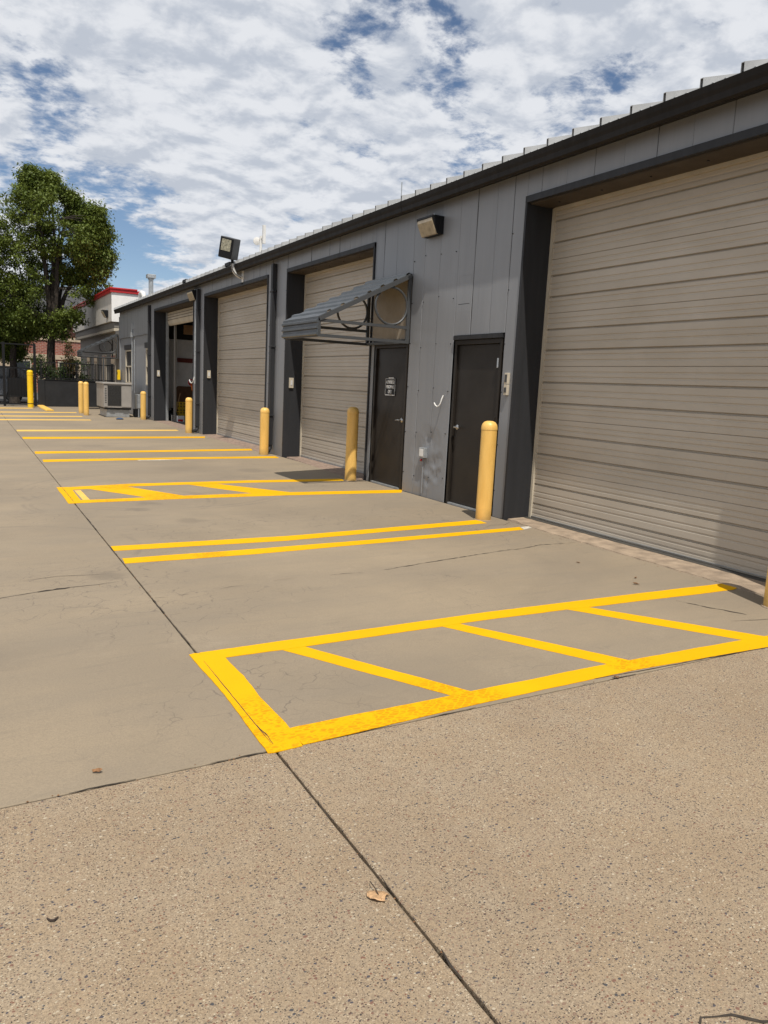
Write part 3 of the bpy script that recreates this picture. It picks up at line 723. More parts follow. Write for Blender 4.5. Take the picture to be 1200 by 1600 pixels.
# rolled up door of the open bay
b = MB()
pr = [(6.02, 3.70), (6.02, 3.45), (6.05, 3.33), (6.10, 3.27), (6.2, 3.30), (6.22, 3.7)]
b.prism(pr, 21.75, 26.62, 'y')
rd = b.build('garage_door', 'cream', wh, bevel=.02, label='rolled up curtain of the open garage bay')
b = MB()
for z in (3.44, 3.52, 3.60): b.box(6.008, 6.03, 21.76, 26.61, z, z + .012)
b.build('curtain_seam', 'gdoor_in', rd)
for y in (26.55, 21.75):
    MB().box(5.98, 6.06, y, y + .08, .12, 3.7).build('guide_rail', 'galv', rd)
MB().box(6.2, 6.26, 26.3, 26.42, .12, 3.4).build('inner_post', 'taupe', wh)
# personnel doors
for i, (a, c) in enumerate(DOORS):
    x = WX + .012
    b = MB(); b.box(x - .02, x + .06, a, a + .045, .11, DZ + .012); b.box(x - .02, x + .06, c - .045, c, .11, DZ + .012); b.box(x - .02, x + .06, a + .045, c - .045, DZ - .045, DZ + .012)
    d = MB().box(x + .012, x + .055, a + .05, c - .05, .14, DZ - .05).build('door', 'door', wh, bevel=.003, label='plain dark brown door next to the largest garage door' if i == 0 else 'dark brown door with a sign, under the awning')
    b.build('door_frame', 'door', d, bevel=.003)
    MB().box(x - .02, x + .07, a + .046, c - .046, .11, .134).build('threshold', 'galv', d)
    MB().box(x - .05, x + .0, a - .01, c + .01, DZ + .016, DZ + .066).build('drip_cap', 'char', d, bevel=.003)
    hy = c - .12 if i == 0 else a + .12; s = -1 if i == 0 else 1; hz = 1.135
    b = MB()
    rm = Matrix.Translation((x + .012, hy, hz)) @ Matrix.Rotation(-math.pi / 2, 4, 'Y')
    base = MB().lathe([(0, 0), (.034, 0), (.036, .006), (.026, .016), (.015, .022), (.013, .05), (0, .05)])
    b.add([rm @ Vector(p) for p in base.v], base.f)
    b.tube([(x - .035, hy, hz), (x - .037, hy + s * .02, hz + .002), (x - .037, hy + s * .06, hz), (x - .034, hy + s * .115, hz - .006)], [.011, .012, .009, .008])
    b.build('handle', 'steel', d, smooth=True)
    hy2 = a + .04 if i == 0 else c - .05
    for z in (.35, 1.2, 1.9):
        MB().box(x - .028, x - .018, hy2, hy2 + .03, z, z + .115).build('hinge', 'steel' if i == 0 and z > 1.8 else 'door', d, bevel=.002)
# far wing: upper band proud, lower wall, windows
siding(27.4, 33.28, 3.05, TOP)
b = MB(); b.box(WX - .012, WX + .012, 27.4, 33.28, 3.03, 3.048); b.build('wall_trim', 'wall', wh)
WN = [(27.45, 28.2), (30.85, 32.12)]
def low(y0, y1, z0, z1): MB().box(WX + .03, WX + .05, y0, y1, z0, z1).build('wall_panel', 'wall', wh)
for y0, y1 in ((27.4, 27.45), (28.2, 29.1), (29.1, 30.0), (30.0, 30.85), (32.12, 32.7), (32.7, 33.28)): low(y0 + .002, y1 - .002, .05, 3.03)
for y0, y1 in WN:
    low(y0, y1, .05, 1.27); low(y0, y1, 2.75, 3.03)
    MB().box(WX - .03, WX + .05, y0 - .04, y1 + .08, 2.56, 2.745).build('lintel', 'char', wh)
    b = MB(); t = .05
    b.box(WX, WX + .06, y0, y0 + t, 1.27, 2.55); b.box(WX, WX + .06, y1 - t, y1, 1.27, 2.55)
    b.box(WX, WX + .06, y0 + t, y1 - t, 1.27, 1.27 + t); b.box(WX, WX + .06, y0 + t, y1 - t, 2.5, 2.55); b.box(WX + .005, WX + .055, y0 + t, y1 - t, 1.90, 1.95)
    w = b.build('window', 'cream', wh)
    if y1 - y0 > 1: MB().box(WX + .006, WX + .05, (y0 + y1) / 2 - .025, (y0 + y1) / 2 + .025, 1.32, 1.90).build('mullion', 'cream', w)
    for z0, z1 in ((1.32, 1.90), (1.95, 2.5)): MB().box(WX + .062, WX + .07, y0 + t, y1 - t, z0, z1).build('pane', 'glass', w)
# corner post + stub wall
MB().box(WX - .02, WX + .1, 33.28, 33.40, .05, 3.9).build('corner_post', 'wall', wh)
# gutter
b = MB()
gp = [(WX - .002, 4.06), (5.47, 4.012), (5.452, 4.03), (5.448, 4.08), (5.435, 4.115), (5.425, 4.165), (5.44, 4.172), (5.446, 4.15), (WX - .002, 4.15)]
b.prism(gp, 1.0, 33.45, 'y'); b.build('gutter', 'brown', wh)
for y in [3.0, 9.85, 16.6, 23.3, 30.0]:
    b = MB(); b.prism([(p[0] - .002 if p[0] < 5.6 else p[0], p[1] + (-.002 if p[1] < 4.1 else .002)) for p in gp], y, y + .012, 'y'); b.build('gutter_strap', 'brown', wh)
# roof: one folded sheet per rib
sl = .30
def rz(x): return 4.182 + (x - 5.46) * sl
ry = 1.76; x0, x1 = 5.455, 9.9; first = None
while ry < 33.4:
    if first is None:
        b = MB(); pf = [(0, 0), (.120, 0), (.125, .006), (.140, .006), (.145, 0), (.24, 0), (.245, .006), (.26, .006), (.265, 0), (.350, 0), (.352, .074), (.380, .074), (.382, 0), (.388, 0)]
        t = .006
        vs = [(x0, y, rz(x0) + z) for y, z in pf] + [(x1, y, rz(x1) + z) for y, z in pf] + [(x0, y, rz(x0) + z - t) for y, z in pf] + [(x1, y, rz(x1) + z - t) for y, z in pf]
        n = len(pf); fs = [(i, i + 1, n + i + 1, n + i) for i in range(n - 1)] + [(2 * n + i, 2 * n + i + 1, 3 * n + i + 1, 3 * n + i) for i in range(n - 1)] + [(i, i + 1, 2 * n + i + 1, 2 * n + i) for i in range(n - 1)]
        b.add(vs, fs); first = b.build('roof_panel', 'roof', wh); o = first
    else:
        o = first.copy(); COL.objects.link(o)
    o.location = (0, ry, 0); ry += .388
MB().prism([(5.6, 4.17), (5.6, 4.10), (9.9, 5.38), (14.1, 4.1), (14.1, 4.17), (9.9, 5.47)], .6, 33.2, 'y').build('roof_deck', 'roof', wh)
MB().prism([(WX + .2, 4.0), (14.0, 4.0), (9.9, 5.3)], 33.0, 33.27, 'y').build('gable_wall', 'wall', wh)
MB().prism([(WX + .2, 4.0), (14.0, 4.0), (9.9, 5.3)], .61, .8, 'y').build('gable_wall', 'wall', wh)
# snow guards / dark roof caps on the eave
for y in (17.9, 21.9):
    MB().box(5.45, 5.62, y, y + .36, 4.20, 4.28).build('roof_scupper', 'black', wh, bevel=.004)
# downspouts
for y, m in ((15.27, 'char'), (21.05, 'char'), (27.32, 'char')):
    b = MB(); b.box(WX - .105, WX - .02, y - .055, y + .055, .30, 3.95)
    b.tube([(WX - .062, y, .34), (WX - .062, y, .24), (WX - .10, y - .03, .19), (WX - .2, y - .10, .17)], .05, 10)
    for z in (.9, 2.3, 3.4): b.box(WX - .11, WX - .012, y - .075, y + .075, z, z + .03)
    b.build('downspout', m, wh, bevel=.006)
# conduits on far wing and the pillar
b = MB(); b.tube([(WX - .03, 30.55, 3.5), (WX - .03, 30.55, 1.0)], .02, 8); b.tube([(WX - .03, 30.1, 2.9), (WX - .03, 30.1, .95)], .015, 8)
b.box(WX - .09, WX, 30.45, 30.62, 3.0, 3.2); b.box(WX - .07, WX, 30.30, 30.42, 3.3, 3.5)
b.build('conduit', 'galv', wh)
b = MB(); b.tube([(WX - .05, 21.35, 1.45), (WX - .05, 21.35, 3.9)], .022, 8); b.build('conduit', 'galv', wh)
# interior of the open bay
b = MB(); b.box(WX + .16, 14, 27.5, 27.6, .1, 2.9); b.build('inner_wall', 'inwall', wh)
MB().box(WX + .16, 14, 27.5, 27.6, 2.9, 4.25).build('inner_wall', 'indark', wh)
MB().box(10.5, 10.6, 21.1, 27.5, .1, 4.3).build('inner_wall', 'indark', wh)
MB().box(6.08, 10.5, 21.1, 27.5, .02, .118).build('inner_floor', 'infloor', wh)
MB().box(7.18, 7.20, 27.485, 27.5, .12, 2.9).build('wall_seam', 'indark', wh)
MB().box(6.56, 8.2, 27.44, 27.49, 2.12, 2.27).build('wall_rail', 'rail', wh)
MB().box(6.6, 9.5, 26.6, 26.75, 3.05, 3.35).build('roof_beam', 'wood', wh)

# ------------------------------------------------------------------ bollards
def bollard(x, y, h, label, m='bollard', r=.092, group='yellow bollards along the warehouse'):
    z = zg(x)
    t = thing('bollard', label, 'bollard', (x, y, z), group=group)
    MB().lathe([(0, -.02), (r, -.02), (r, h - .10)], seg=36).build('sleeve', m, t, smooth=True)
    MB().lathe([(r + .003, h - .105), (r + .004, h - .09), (r + .001, h - .065), (r * .93, h - .04), (r * .72, h - .015), (r * .4, h - .002), (0, h)], seg=36).build('cap', m, t, smooth=True)
    MB().lathe([(r + .002, -.01), (r + .018, -.01), (r + .014, .006), (r + .001, .008)], seg=24).build('base_seal', 'curb', t)
    return t
bollard(5.34, 3.50, 1.17, 'yellow bollard cut off by the right edge, in front of the largest garage door')
bollard(5.37, 7.33, 1.17, 'yellow bollard left of the largest garage door, before the plain brown door')
bollard(5.37, 10.95, 1.17, 'half shaded yellow bollard below the awning')
bollard(5.38, 15.06, .97, 'yellow bollard at the right edge of the door under the floodlight')
bollard(5.35, 21.04, .97, 'yellow bollard in front of the open garage bay')
bollard(5.35, 27.17, .97, 'yellow bollard between the open bay and the air conditioning unit')
bollard(3.86, 29.8, 1.2, 'right one of the two close yellow bollards left of the air conditioning unit')
bollard(3.85, 31.13, 1.2, 'left one of the two close yellow bollards left of the air conditioning unit')
gb = bollard(2.42, 35.6, 1.55, 'bright yellow bollard standing alone in front of the black gate', 'bollard2', .115)
MB().lathe([(.117, 1.34), (.122, 1.34), (.122, 1.38), (.117, 1.38)], seg=28).build('band', 'bollard2', gb)
MB().lathe([(.117, .16), (.121, .16), (.121, .185), (.117, .185)], seg=28).build('band', 'black', gb)

# ------------------------------------------------------------------ awnings
def awning(y0, y1, label, xo=4.21, wx=WX, leg=False):
    t = thing('awning', label, 'awning', (wx, y0, 2.25)); P = t
    def put(b, name, m, **k):
        b.v = [(p[0] - wx, p[1] - y0, p[2] - 2.25) for p in b.v]; return b.build(name, m, P, **k)
    zt, zf = 3.20, 2.49; xw = wx - .03
    L = math.hypot(xw - xo, zt - zf); ang = math.atan2(zt - zf, xw - xo)
    def sp(s, h=0): return (xo + s * math.cos(ang) - h * math.sin(ang), zf + s * math.sin(ang) + h * math.cos(ang))
    n = 7; st = L / n
    for k in range(n):
        s = k * st
        pf = [(s, 0), (s + st * .62, 0), (s + st * .70, .022), (s + st * .90, .022), (s + st * .98, 0), (s + st, 0)]
        out = [sp(a, h + .012) for a, h in pf] + [sp(a, h + .008) for a, h in reversed(pf)]
        b = MB(); b.prism(out, y0 - .004, y1 + .03, 'y'); put(b, 'roof_panel', 'awning')
    # ribbed fascia
    for k in range(3):
        z = zf + .005 - k * .082
        b = MB(); b.prism([(xo - .012, z), (xo - .012, z - .03), (xo - .034, z - .04), (xo - .034, z - .068), (xo - .012, z - .08), (xo - .006, z - .08), (xo - .006, z)], y0 - .03, y1 + .03, 'y')
        put(b, 'fascia_panel', 'awning')
    for y in (y0, y1):
        c = .0175; ya, yb = y - c, y + c
        b = MB(); b.prism([sp(0, -.05), sp(L, -.05), sp(L, .007), sp(0, .007)], ya - .012, yb, 'y'); put(b, 'rafter', 'awnframe')
        put(MB().box(xo, xo + .035, ya, yb, 2.235, zf - .045), 'front_post', 'awnframe')
        put(MB().box(xo + .036, xw - .036, ya + .001, yb - .001, 2.435, 2.475), 'upper_bar', 'awnframe')
        put(MB().box(xo + .036, xw - .036, ya + .001, yb - .001, 2.235, 2.275), 'lower_bar', 'awnframe')
        put(MB().box(xw - .035, xw + .012, ya, yb, 2.235, zt - .05), 'wall_bar', 'awnframe')
        cx, cz, r = xw - .29, 2.735, .255
        b = MB(); b.tube([(cx + r * math.cos(a), y, cz + r * math.sin(a)) for a in [2 * math.pi * i / 40 for i in range(40)]], .0175, 10, close=True)
        put(b, 'ring', 'awnframe', smooth=True)
    for x, z in ((xo + .02, 2.255), (xw - .02, 2.255), (xo + .02, zf - .02), (xw - .015, zt - .02)):
        put(MB().box(x - .017, x + .017, y0 + .018, y1 - .018, z - .018, z + .018), 'cross_bar', 'awnframe')
    if leg: put(MB().box(xo + .8, xo + .86, y0 - .03, y0 + .03, .1, 2.233), 'leg', 'awnframe')
    return t
awning(9.77, 11.02, 'grey metal awning with ring brackets above the brown door with the sign')
awning(33.62, 34.9, 'distant grey metal awning with ring brackets at the far end of the warehouse', leg=True)

# ------------------------------------------------------------------ lamps and small fittings
def wallpack(y0, y1, z0, z1, x=WX - .01, depth=.19, label='', parts=True, name='wall_lamp'):
    t = thing(name, label, 'wall lamp', (x, (y0 + y1) / 2, z0)); w = (y1 - y0) / 2; h = z1 - z0
    b = MB(); b.box(-.07, 0, -w, w, .0, h); b.box(-depth, -.071, -w, w, h - .03, h)
    for s in (-1, 1):
        b.prism([(-.071, .002), (-.095, .002), (-depth, h - .031), (-.071, h - .031)], s * w - (.012 if s > 0 else 0), s * w + (.012 if s < 0 else 0), 'y')
    b.build('housing', 'black', t, bevel=.004)
    b = MB(); b.prism([(-.072, .0), (-.11, .0), (-depth + .004, h - .075), (-depth + .004, h - .033), (-.072, h - .033)], -w + .014, w - .014, 'y')
    b.build('lens', 'lens', t, bevel=.006)
    MB().tube([(-.03, 0, h), (-.03, 0, h + .06)], .018, 10).build('conduit_stub', 'galv', t)
    return t
wallpack(9.0, 9.40, 3.63, 3.86, label='dark wall lamp with yellowed lens high on the wall between awning and largest door')
wallpack(21.2, 21.75, 3.68, 3.93, label='small dark wall lamp above the open garage bay')
# floodlight on curved arm
fl = thing('floodlight', 'square floodlight on a white curved arm above the second garage door', 'floodlight', (WX - .012, 17.4, 3.74))
MB().box(-.02, 0, -.06, .06, 0, .30).build('mounting_plate', 'white', fl, bevel=.004)
b = MB(); b.tube([(-.02, 0, .16), (-.08, 0, .16), (-.15, 0, .19), (-.21, 0, .25), (-.245, 0, .33), (-.255, 0, .43)], .036, 12); b.build('arm', 'white', fl, smooth=True)
b = MB(); b.tube([(-.257, 0, .43), (-.262, 0, .56)], .034, 12); b.build('knuckle', 'black', fl)
hm = Matrix.Translation((-.35, -.02, .745)) @ Matrix.Rotation(math.radians(42), 4, 'Z') @ Matrix.Rotation(math.radians(13), 4, 'X') @ Matrix.Rotation(math.radians(-6), 4, 'Y')
def hb(*a): return MB().box(*a, mtx=hm)
hd = hb(-.11, .15, -.18, .18, -.22, .23).build('head', 'dgrey', fl, bevel=.012)
hb(-.128, -.111, -.165, .165, -.20, .215).build('bezel', 'black', hd, bevel=.006)
hb(-.133, -.129, -.12, .12, -.06, .185).build('lens', 'lens2', hd)
b = MB(); b.tube([(-.25, -.05, .58), (-.30, -.06, .45), (-.28, -.05, .3), (-.18, -.03, .2), (-.06, -.03, .14)], .008, 6); b.build('cable', 'black', fl)
# antenna on the roof
an = thing('roof_antenna', 'small white dish antenna on a mast above the roof edge', 'antenna', (5.75, 16.6, 4.3))
MB().tube([(0, 0, 0), (0, 0, .40)], .03, 10).build('mast', 'white', an)
b = MB(); b.lathe([(0, 0), (.05, .01), (.085, .035), (.085, .05), (.05, .06), (0, .065)], seg=20)
rm = Matrix.Translation((-.05, .15, .30)) @ Matrix.Rotation(math.radians(90), 4, 'X'); b.v = [tuple(rm @ Vector(p)) for p in b.v]; b.build('dish', 'white', an, smooth=True)
b = MB(); b.box(-.02, .04, -.19, -.13, .22, .60); b.box(-.01, .01, -.13, .14, .33, .36); b.build('panel_aerial', 'white', an, bevel=.004)
sl2 = thing('roof_mast', 'thin dark mast sticking up behind the roof edge', 'mast', (8.0, 14.5, 4.4))
MB().tube([(0, 0, 0), (0, 0, 1.35)], .012, 6).build('pole', 'galv', sl2)
vp = thing('vent_pipe', 'tall metal vent pipe with a flat cap on the far roof', 'vent pipe', (6.5, 31.5, 4.25))
MB().tube([(0, 0, 0), (0, 0, 1.05)], .09, 14).build('pipe', 'galv', vp)
b = MB(); b.box(-.16, .16, -.16, .16, 1.08, 1.22); b.box(-.1, .1, -.1, .1, 1.03, 1.08); b.build('cap', 'galv', vp, bevel=.01)
ve = thing('roof_vent', 'small white elbow vent on the far roof beside the vent pipe', 'roof vent', (6.0, 30.3, 4.22))
MB().tube([(0, 0, 0), (0, 0, .30), (-.02, .06, .40), (-.04, .2, .43), (-.05, .35, .40), (-.05, .42, .28)], .085, 12).build('pipe', 'white', ve, smooth=True)
# hook between the doors
hk = thing('wall_hook', 'white metal J hook on the wall left of the plain brown door', 'hook', (WX - .012, 8.75, 1.46))
b = MB(); b.tube([(-.01, 0, .075), (-.03, .0, .03), (-.045, .004, -.03), (-.055, .025, -.065), (-.06, .06, -.078), (-.064, .10, -.06), (-.068, .125, -.03)], .0085, 8); b.build('rod', 'white', hk, smooth=True)
# outlet box
ob = thing('outlet_box', 'grey outlet box low on the dented wall between the two brown doors', 'electrical box', (WX - .008, 9.16, .66))
b = MB(); b.box(-.055, 0, -.07, .07, 0, .14); b.build('box', 'galv', ob, bevel=.005)
MB().box(-.062, -.056, -.05, .05, .02, .12).build('cover', 'white', ob, bevel=.003)
MB().tube([(-.02, 0, 0), (-.02, 0, -.5)], .009, 6).build('conduit', 'wall', ob)
MB().tube([(-.0, .07, -.03), (-.02, .07, -.05)], .014, 8).build('marker', 'red', ob)
# switch box at the right of the plain door
kb = thing('keypad_box', 'narrow cream keypad box right of the plain brown door', 'control box', (WX - .008, 7.385, 1.58))
b = MB(); b.box(-.035, 0, -.032, .032, 0, .125); b.box(-.035, 0, -.032, .032, .13, .26); b.build('box', 'cream', kb, bevel=.004)
b = MB(); b.box(-.038, -.0355, -.02, .02, .15, .24); b.box(-.038, -.0355, -.02, .02, .03, .09); b.build('buttons', 'dgrey', kb)
for (y, z, lab) in ((14.61, 1.5, 'small cream switch box on the dark jamb behind the awning'), (20.57, 1.62, 'small cream switch box on the jamb right of the open bay'), (26.7, 1.6, 'small cream switch box on the jamb left of the open bay')):
    c = thing('switch_box', lab, 'control box', (WX + .11, y - .0, z))
    MB().box(-.045, .045, -.04, -.001, 0, .2).build('box', 'cream', c, bevel=.004)
    MB().box(-.02, .02, -.046, -.041, .05, .15).build('button', 'signwhite', c, bevel=.002)
# second hook beside the open bay
h2 = thing('wall_hook', 'small white hook on the pillar beside the open bay', 'hook', (WX - .03, 21.5, 1.52))
b = MB(); b.tube([(0, 0, .12), (-.02, 0, .03), (-.03, .04, -.03), (-.04, .14, -.06), (-.05, .26, -.03), (-.05, .34, .03)], .012, 8); b.build('rod', 'white', h2)

# sign on the door
sg = thing('door_sign', 'small black sign reading authorized personnel only on the brown door', 'sign', (WX + .020, 10.30, 1.48))
MB().box(-.006, 0, -.155, .155, 0, .26).build('plate', 'black', sg, bevel=.001)
b = MB()
b.box(-.0075, -.0062, -.15, .15, .25, .256); b.box(-.0075, -.0062, -.15, .15, .006, .018); b.box(-.0075, -.0062, -.152, -.147, .018, .25); b.box(-.0075, -.0062, .147, .152, .018, .25)
b.build('border', 'signwhite', sg)
for txt, z, sz, wd in (('AUTHORIZED', .182, .066, .27), ('PERSONNEL', .112, .066, .25), ('ONLY', .038, .072, .12)):
    cu = bpy.data.curves.new('lettering', 'FONT'); cu.body = txt; cu.size = sz; cu.align_x = 'CENTER'; cu.extrude = .0008; cu.offset = .0016
    cu.materials.append(MAT['signwhite']); o = bpy.data.objects.new('lettering', cu); COL.objects.link(o); o.parent = sg
    bpy.context.view_layer.update(); s = wd / max(.01, o.dimensions.x)
    mm = Matrix(((0, 0, -1, 0), (-1, 0, 0, 0), (0, 1, 0, 0), (0, 0, 0, 1)))
    ml = Matrix.Translation((-.0078, 0, z)) @ mm @ Matrix.Diagonal((s, 1, 1, 1))
    me = bpy.data.meshes.new_from_object(o.evaluated_get(bpy.context.evaluated_depsgraph_get())); bpy.data.objects.remove(o)
    o = bpy.data.objects.new('lettering', me); COL.objects.link(o); o.parent = sg; o.matrix_local = ml
MB().box(-.006, -.001, -.1, .06, .262, .275).build('tape', 'signwhite', sg)

# ------------------------------------------------------------------ air conditioning unit
ac = thing('air_conditioner', 'large beige packaged air conditioning unit on a concrete curb by the far windows', 'air conditioner', (4.75, 29.3, .1))
def A(*a): return MB().box(*a)
A(-.36, .42, -.62, .9, 0, .27).build('base_curb', 'galv', ac, bevel=.01)
cb = A(-.46, .48, -.7, 1.0, .33, 1.14).build('cabinet', 'acgrey', ac, bevel=.01)
A(-.44, .46, -.68, .98, .272, .328).build('base_rail', 'black', ac)
for x in (-.28, .18): A(x, x + .18, -.704, -.682, .275, .325).build('fork_slot', 'black', ac)
A(-.49, .51, -.74, 1.04, 1.142, 1.20).build('lid', 'acgrey', ac, bevel=.012)
A(-.33, .12, -.706, -.701, .40, 1.10).build('coil', 'accoil', ac)
for k in range(22):
    A(-.33, .12, -.716, -.707, .41 + k * .0315, .41 + k * .0315 + .008).build('grille_wire', 'dgrey', ac)
for k in range(5): A(-.334 + k * .112, -.326 + k * .112, -.722, -.717, .40, 1.10).build('grille_bar', 'dgrey', ac)
A(.14, .47, -.712, -.701, .36, 1.12).build('access_panel', 'acgrey', ac, bevel=.004)
A(-.45, -.345, -.712, -.701, .36, 1.12).build('corner_panel', 'acgrey', ac, bevel=.004)
for k in range(9): A(-.43, -.37, -.718, -.7125, .5 + k * .06, .525 + k * .06).build('louver', 'dgrey', ac)
eb = thing('electrical_box', 'galvanised electrical box between the air conditioning unit and the wall bollard', 'electrical box', (5.45, 28.75, .12))
A(-.04, .16, -.3, .3, .32, .80).build('box', 'galv', eb, bevel=.008); A(-.02, .02, -.28, -.24, 0, .32).build('leg', 'galv', eb); A(-.02, .02, .24, .28, 0, .32).build('leg', 'galv', eb)
A(-.046, -.041, -.03, .03, .3, .8).build('strap', 'cream', eb)
A(-.1, .12, -.1, .25, .0, .28).build('meter_base', 'black', eb)
cbx = thing('call_box', 'small yellow box on the corner post by the far awning', 'call box', (WX - .03, 33.2, 1.38)); 
A(-.10, 0, -.12, .12, 0, .40).build('box', 'bollard2', cbx, bevel=.01); A(-.104, -.101, -.05, .05, .22, .32).build('dial', 'black', cbx)
cr = thing('plastic_scrap', 'small blue plastic scrap on the pavement before the air conditioning unit', 'litter', (4.6, 27.3, zg(4.6)))
b = MB(); b.lathe([(0, .0), (.11, .0), (.13, .03), (.06, .06), (0, .05)], seg=9); b.build('wrapper', 'blueplastic', cr)

# ------------------------------------------------------------------ things in the open bay
t = thing('plywood_board', 'brown board with rounded corners leaning on the inner wall of the open bay', 'board', (6.87, 27.40, .12))
pts = []
for (cx, cz, a0) in ((.26, 1.11, 0), (-.26, 1.11, 90), (-.26, .06, 180), (.26, .06, 270)):
    for k in range(5): a = math.radians(a0 + k * 22.5); pts.append((cx + .07 * math.cos(a), cz + .07 * math.sin(a)))
b = MB(); b.prism(pts, -.02, .02, 'y'); o = b.build('sheet', 'ply', t); o.rotation_euler = (math.radians(-3), 0, 0)
for k in range(3):
    t = thing('milk_crate', ['lowest yellow crate of the stack in the open bay', 'middle yellow crate of the stack in the open bay', 'top yellow crate of the stack in the open bay'][k], 'crate', (6.60, 26.8, .12 + k * .22), group='yellow crates in the open bay')
    b = MB(); w = .16
    for z in (0, .09, .18): 
        for s in (-1, 1):
            b.box(-w, w, s * w - .008, s * w + .008, z, z + .03); b.box(s * w - .008, s * w + .008, -w + .009, w - .009, z, z + .03)
    for sx in (-1, -.33, .33, 1):
        for s in (-1, 1): b.box(sx * w - .012, sx * w + .012, s * w - .006, s * w + .006, .001, .209)
    b.build('basket', 'crate', t); A(-w, w, -w, w, .0, .012).build('floor', 'crate', t)
t = thing('string_trimmer', 'garden trimmer with orange handle leaning in the open bay', 'garden tool', (7.0, 26.55, .12))
MB().tube([(.1, 0, 0), (-.12, .1, 1.25)], .014, 8).build('shaft', 'wood', t)
MB().tube([(-.10, .09, 1.05), (-.15, .12, 1.3)], .035, 10).build('grip', 'orange', t, smooth=True)
b = MB(); b.tube([(-.15 + .09 * math.cos(a), .1, 1.33 + .09 * math.sin(a)) for a in [k * .5236 for k in range(12)]], .022, 8, close=True); b.build('loop_handle', 'red', t, smooth=True)
t = thing('shovel', 'long handled shovel leaning beside the crates in the open bay', 'garden tool', (6.36, 26.4, .12))
MB().tube([(-.15, 0, .02), (.12, .25, .95)], .014, 8).build('handle', 'wood', t); A(-.24, -.06, -.02, .01, 0, .22).build('blade', 'steel', t, bevel=.01)
t = thing('supply_box', 'white and red box on the floor of the open bay', 'box', (6.38, 26.2, .12))
A(-.11, .11, -.1, .1, .0, .20).build('carton', 'signwhite', t, bevel=.004); A(-.112, .06, -.104, -.101, .02, .09).build('red_panel', 'red', t)
for i, (x, y, s, lab) in enumerate(((6.27, 26.9, .2, 'taller black rubbish bag in the open bay corner'), (7.35, 26.6, .28, 'black rubbish bag right of the crates in the open bay'))):
    t = thing('rubbish_bag', lab, 'bag', (x, y, .12)); b = MB()
    b.lathe([(0, 0), (s * .8, 0), (s, s * .5), (s * .85, s * 1.2), (s * .35, s * 1.75), (s * .12, s * 1.9), (s * .2, s * 2.1), (0, s * 2.1)], seg=18)
    b.v = [tuple(Vector(p) * (1 + .10 * noise.noise(Vector(p) * 9))) for p in b.v]; b.build('sack', 'black', t, smooth=True)

# ------------------------------------------------------------------ gate, low wall and fence
FY = 36.8
gt = thing('gate', 'black metal gate with mesh panels across the far driveway', 'gate', (1.6, FY, .04))
for x in (-1.75, -.1, 1.1): MB().box(x - .05, x + .05, -.05, .05, 0, 2.68).build('post', 'black', gt)
for z in (2.62, 1.62, .42, .10):
    for a, c in ((-1.7, -.15), (-.05, 1.05)): MB().box(a, c, -.025, .025, z - .025, z + .025).build('rail', 'black', gt)
for i in range(9):
    for a in (-1.62, .05): MB().box(a + i * .12 - .008, a + i * .12 + .008, -.012, .012, .445, 1.595).build('picket', 'black', gt)
MB().box(.02, 1.0, .03, .035, .45, 1.2).build('screen_panel', 'black', gt)
lw = thing('low_wall', 'low dark grey block wall under the black fence', 'wall', (2.95, FY, 0))
MB().box(-.14, .12, -.12, .12, -.1, 1.22).build('end_pier', 'lowwall', lw, bevel=.01)
MB().box(.122, 2.95, -.09, .09, -.1, 1.21).build('wall_body', 'lowwall', lw, bevel=.01)
MB().box(.122, 2.95, -.11, .11, 1.212, 1.25).build('coping', 'black', lw)
fn = thing('fence', 'black metal picket fence on top of the low grey wall', 'fence', (2.95, FY, 1.25))
for z in (.05, .72): MB().box(-.1, 2.95, -.02, .02, z - .02, z + .02).build('rail', 'black', fn)
first = None
for i in range(25):
    if not first: first = MB().box(-.009, .009, -.009, .009, 0, .75).build('picket', 'black', fn); o = first
    else: o = first.copy(); COL.objects.link(o)
    o.location = (-.05 + i * .12, 0, 0)
for x in (.0, 1.45, 2.9): MB().box(x - .03, x + .03, -.028, .028, .0, .8).build('post', 'black', fn)
cu = thing('parking_kerb', 'yellow painted concrete kerb at the foot of the low grey wall', 'kerb', (2.9, 34.6, zg(2.9)))
b = MB(); b.prism([(-.15, 0), (-.13, .05), (-.09, .07), (.09, .07), (.13, .05), (.15, 0)], -2.0, 2.1, 'y'); b.build('block', 'oldpaint', cu, bevel=.01)

# ------------------------------------------------------------------ neighbouring buildings
nb = thing('red_trimmed_building', 'off white stucco building with a red parapet cap beyond the warehouse', 'building', (6, 41, 0))
def Nn(x0, x1, y0, y1, z0, z1, name, m, **k): return MB().box(x0 - 6, x1 - 6, y0 - 41, y1 - 41, z0, z1).build(name, m, nb, **k)
par = Nn(5.6, 6.4, 34.95, 48.2, 3.82, 5.0, 'parapet', 'stucco', bevel=.01)
Nn(5.58, 6.9, 34.90, 34.948, 3.80, 5.0, 'end_wall', 'stucco_w')
Nn(5.53, 6.9, 34.84, 48.3, 5.002, 5.13, 'parapet_cap', 'red', bevel=.01)
Nn(5.50, 6.62, 34.80, 48.35, 5.132, 5.20, 'parapet_cap', 'red', bevel=.01)
Nn(5.95, 12, 35.0, 48.0, 0, 3.80, 'wall', 'taupe')
Nn(6.4, 12, 35.0, 48.0, 3.8, 4.9, 'roof', 'greyroof')
Nn(5.68, 5.94, 34.98, 48.1, 3.42, 3.54, 'fascia', 'cream')
Nn(5.70, 5.94, 34.98, 48.1, 3.56, 3.80, 'soffit', 'taupe')
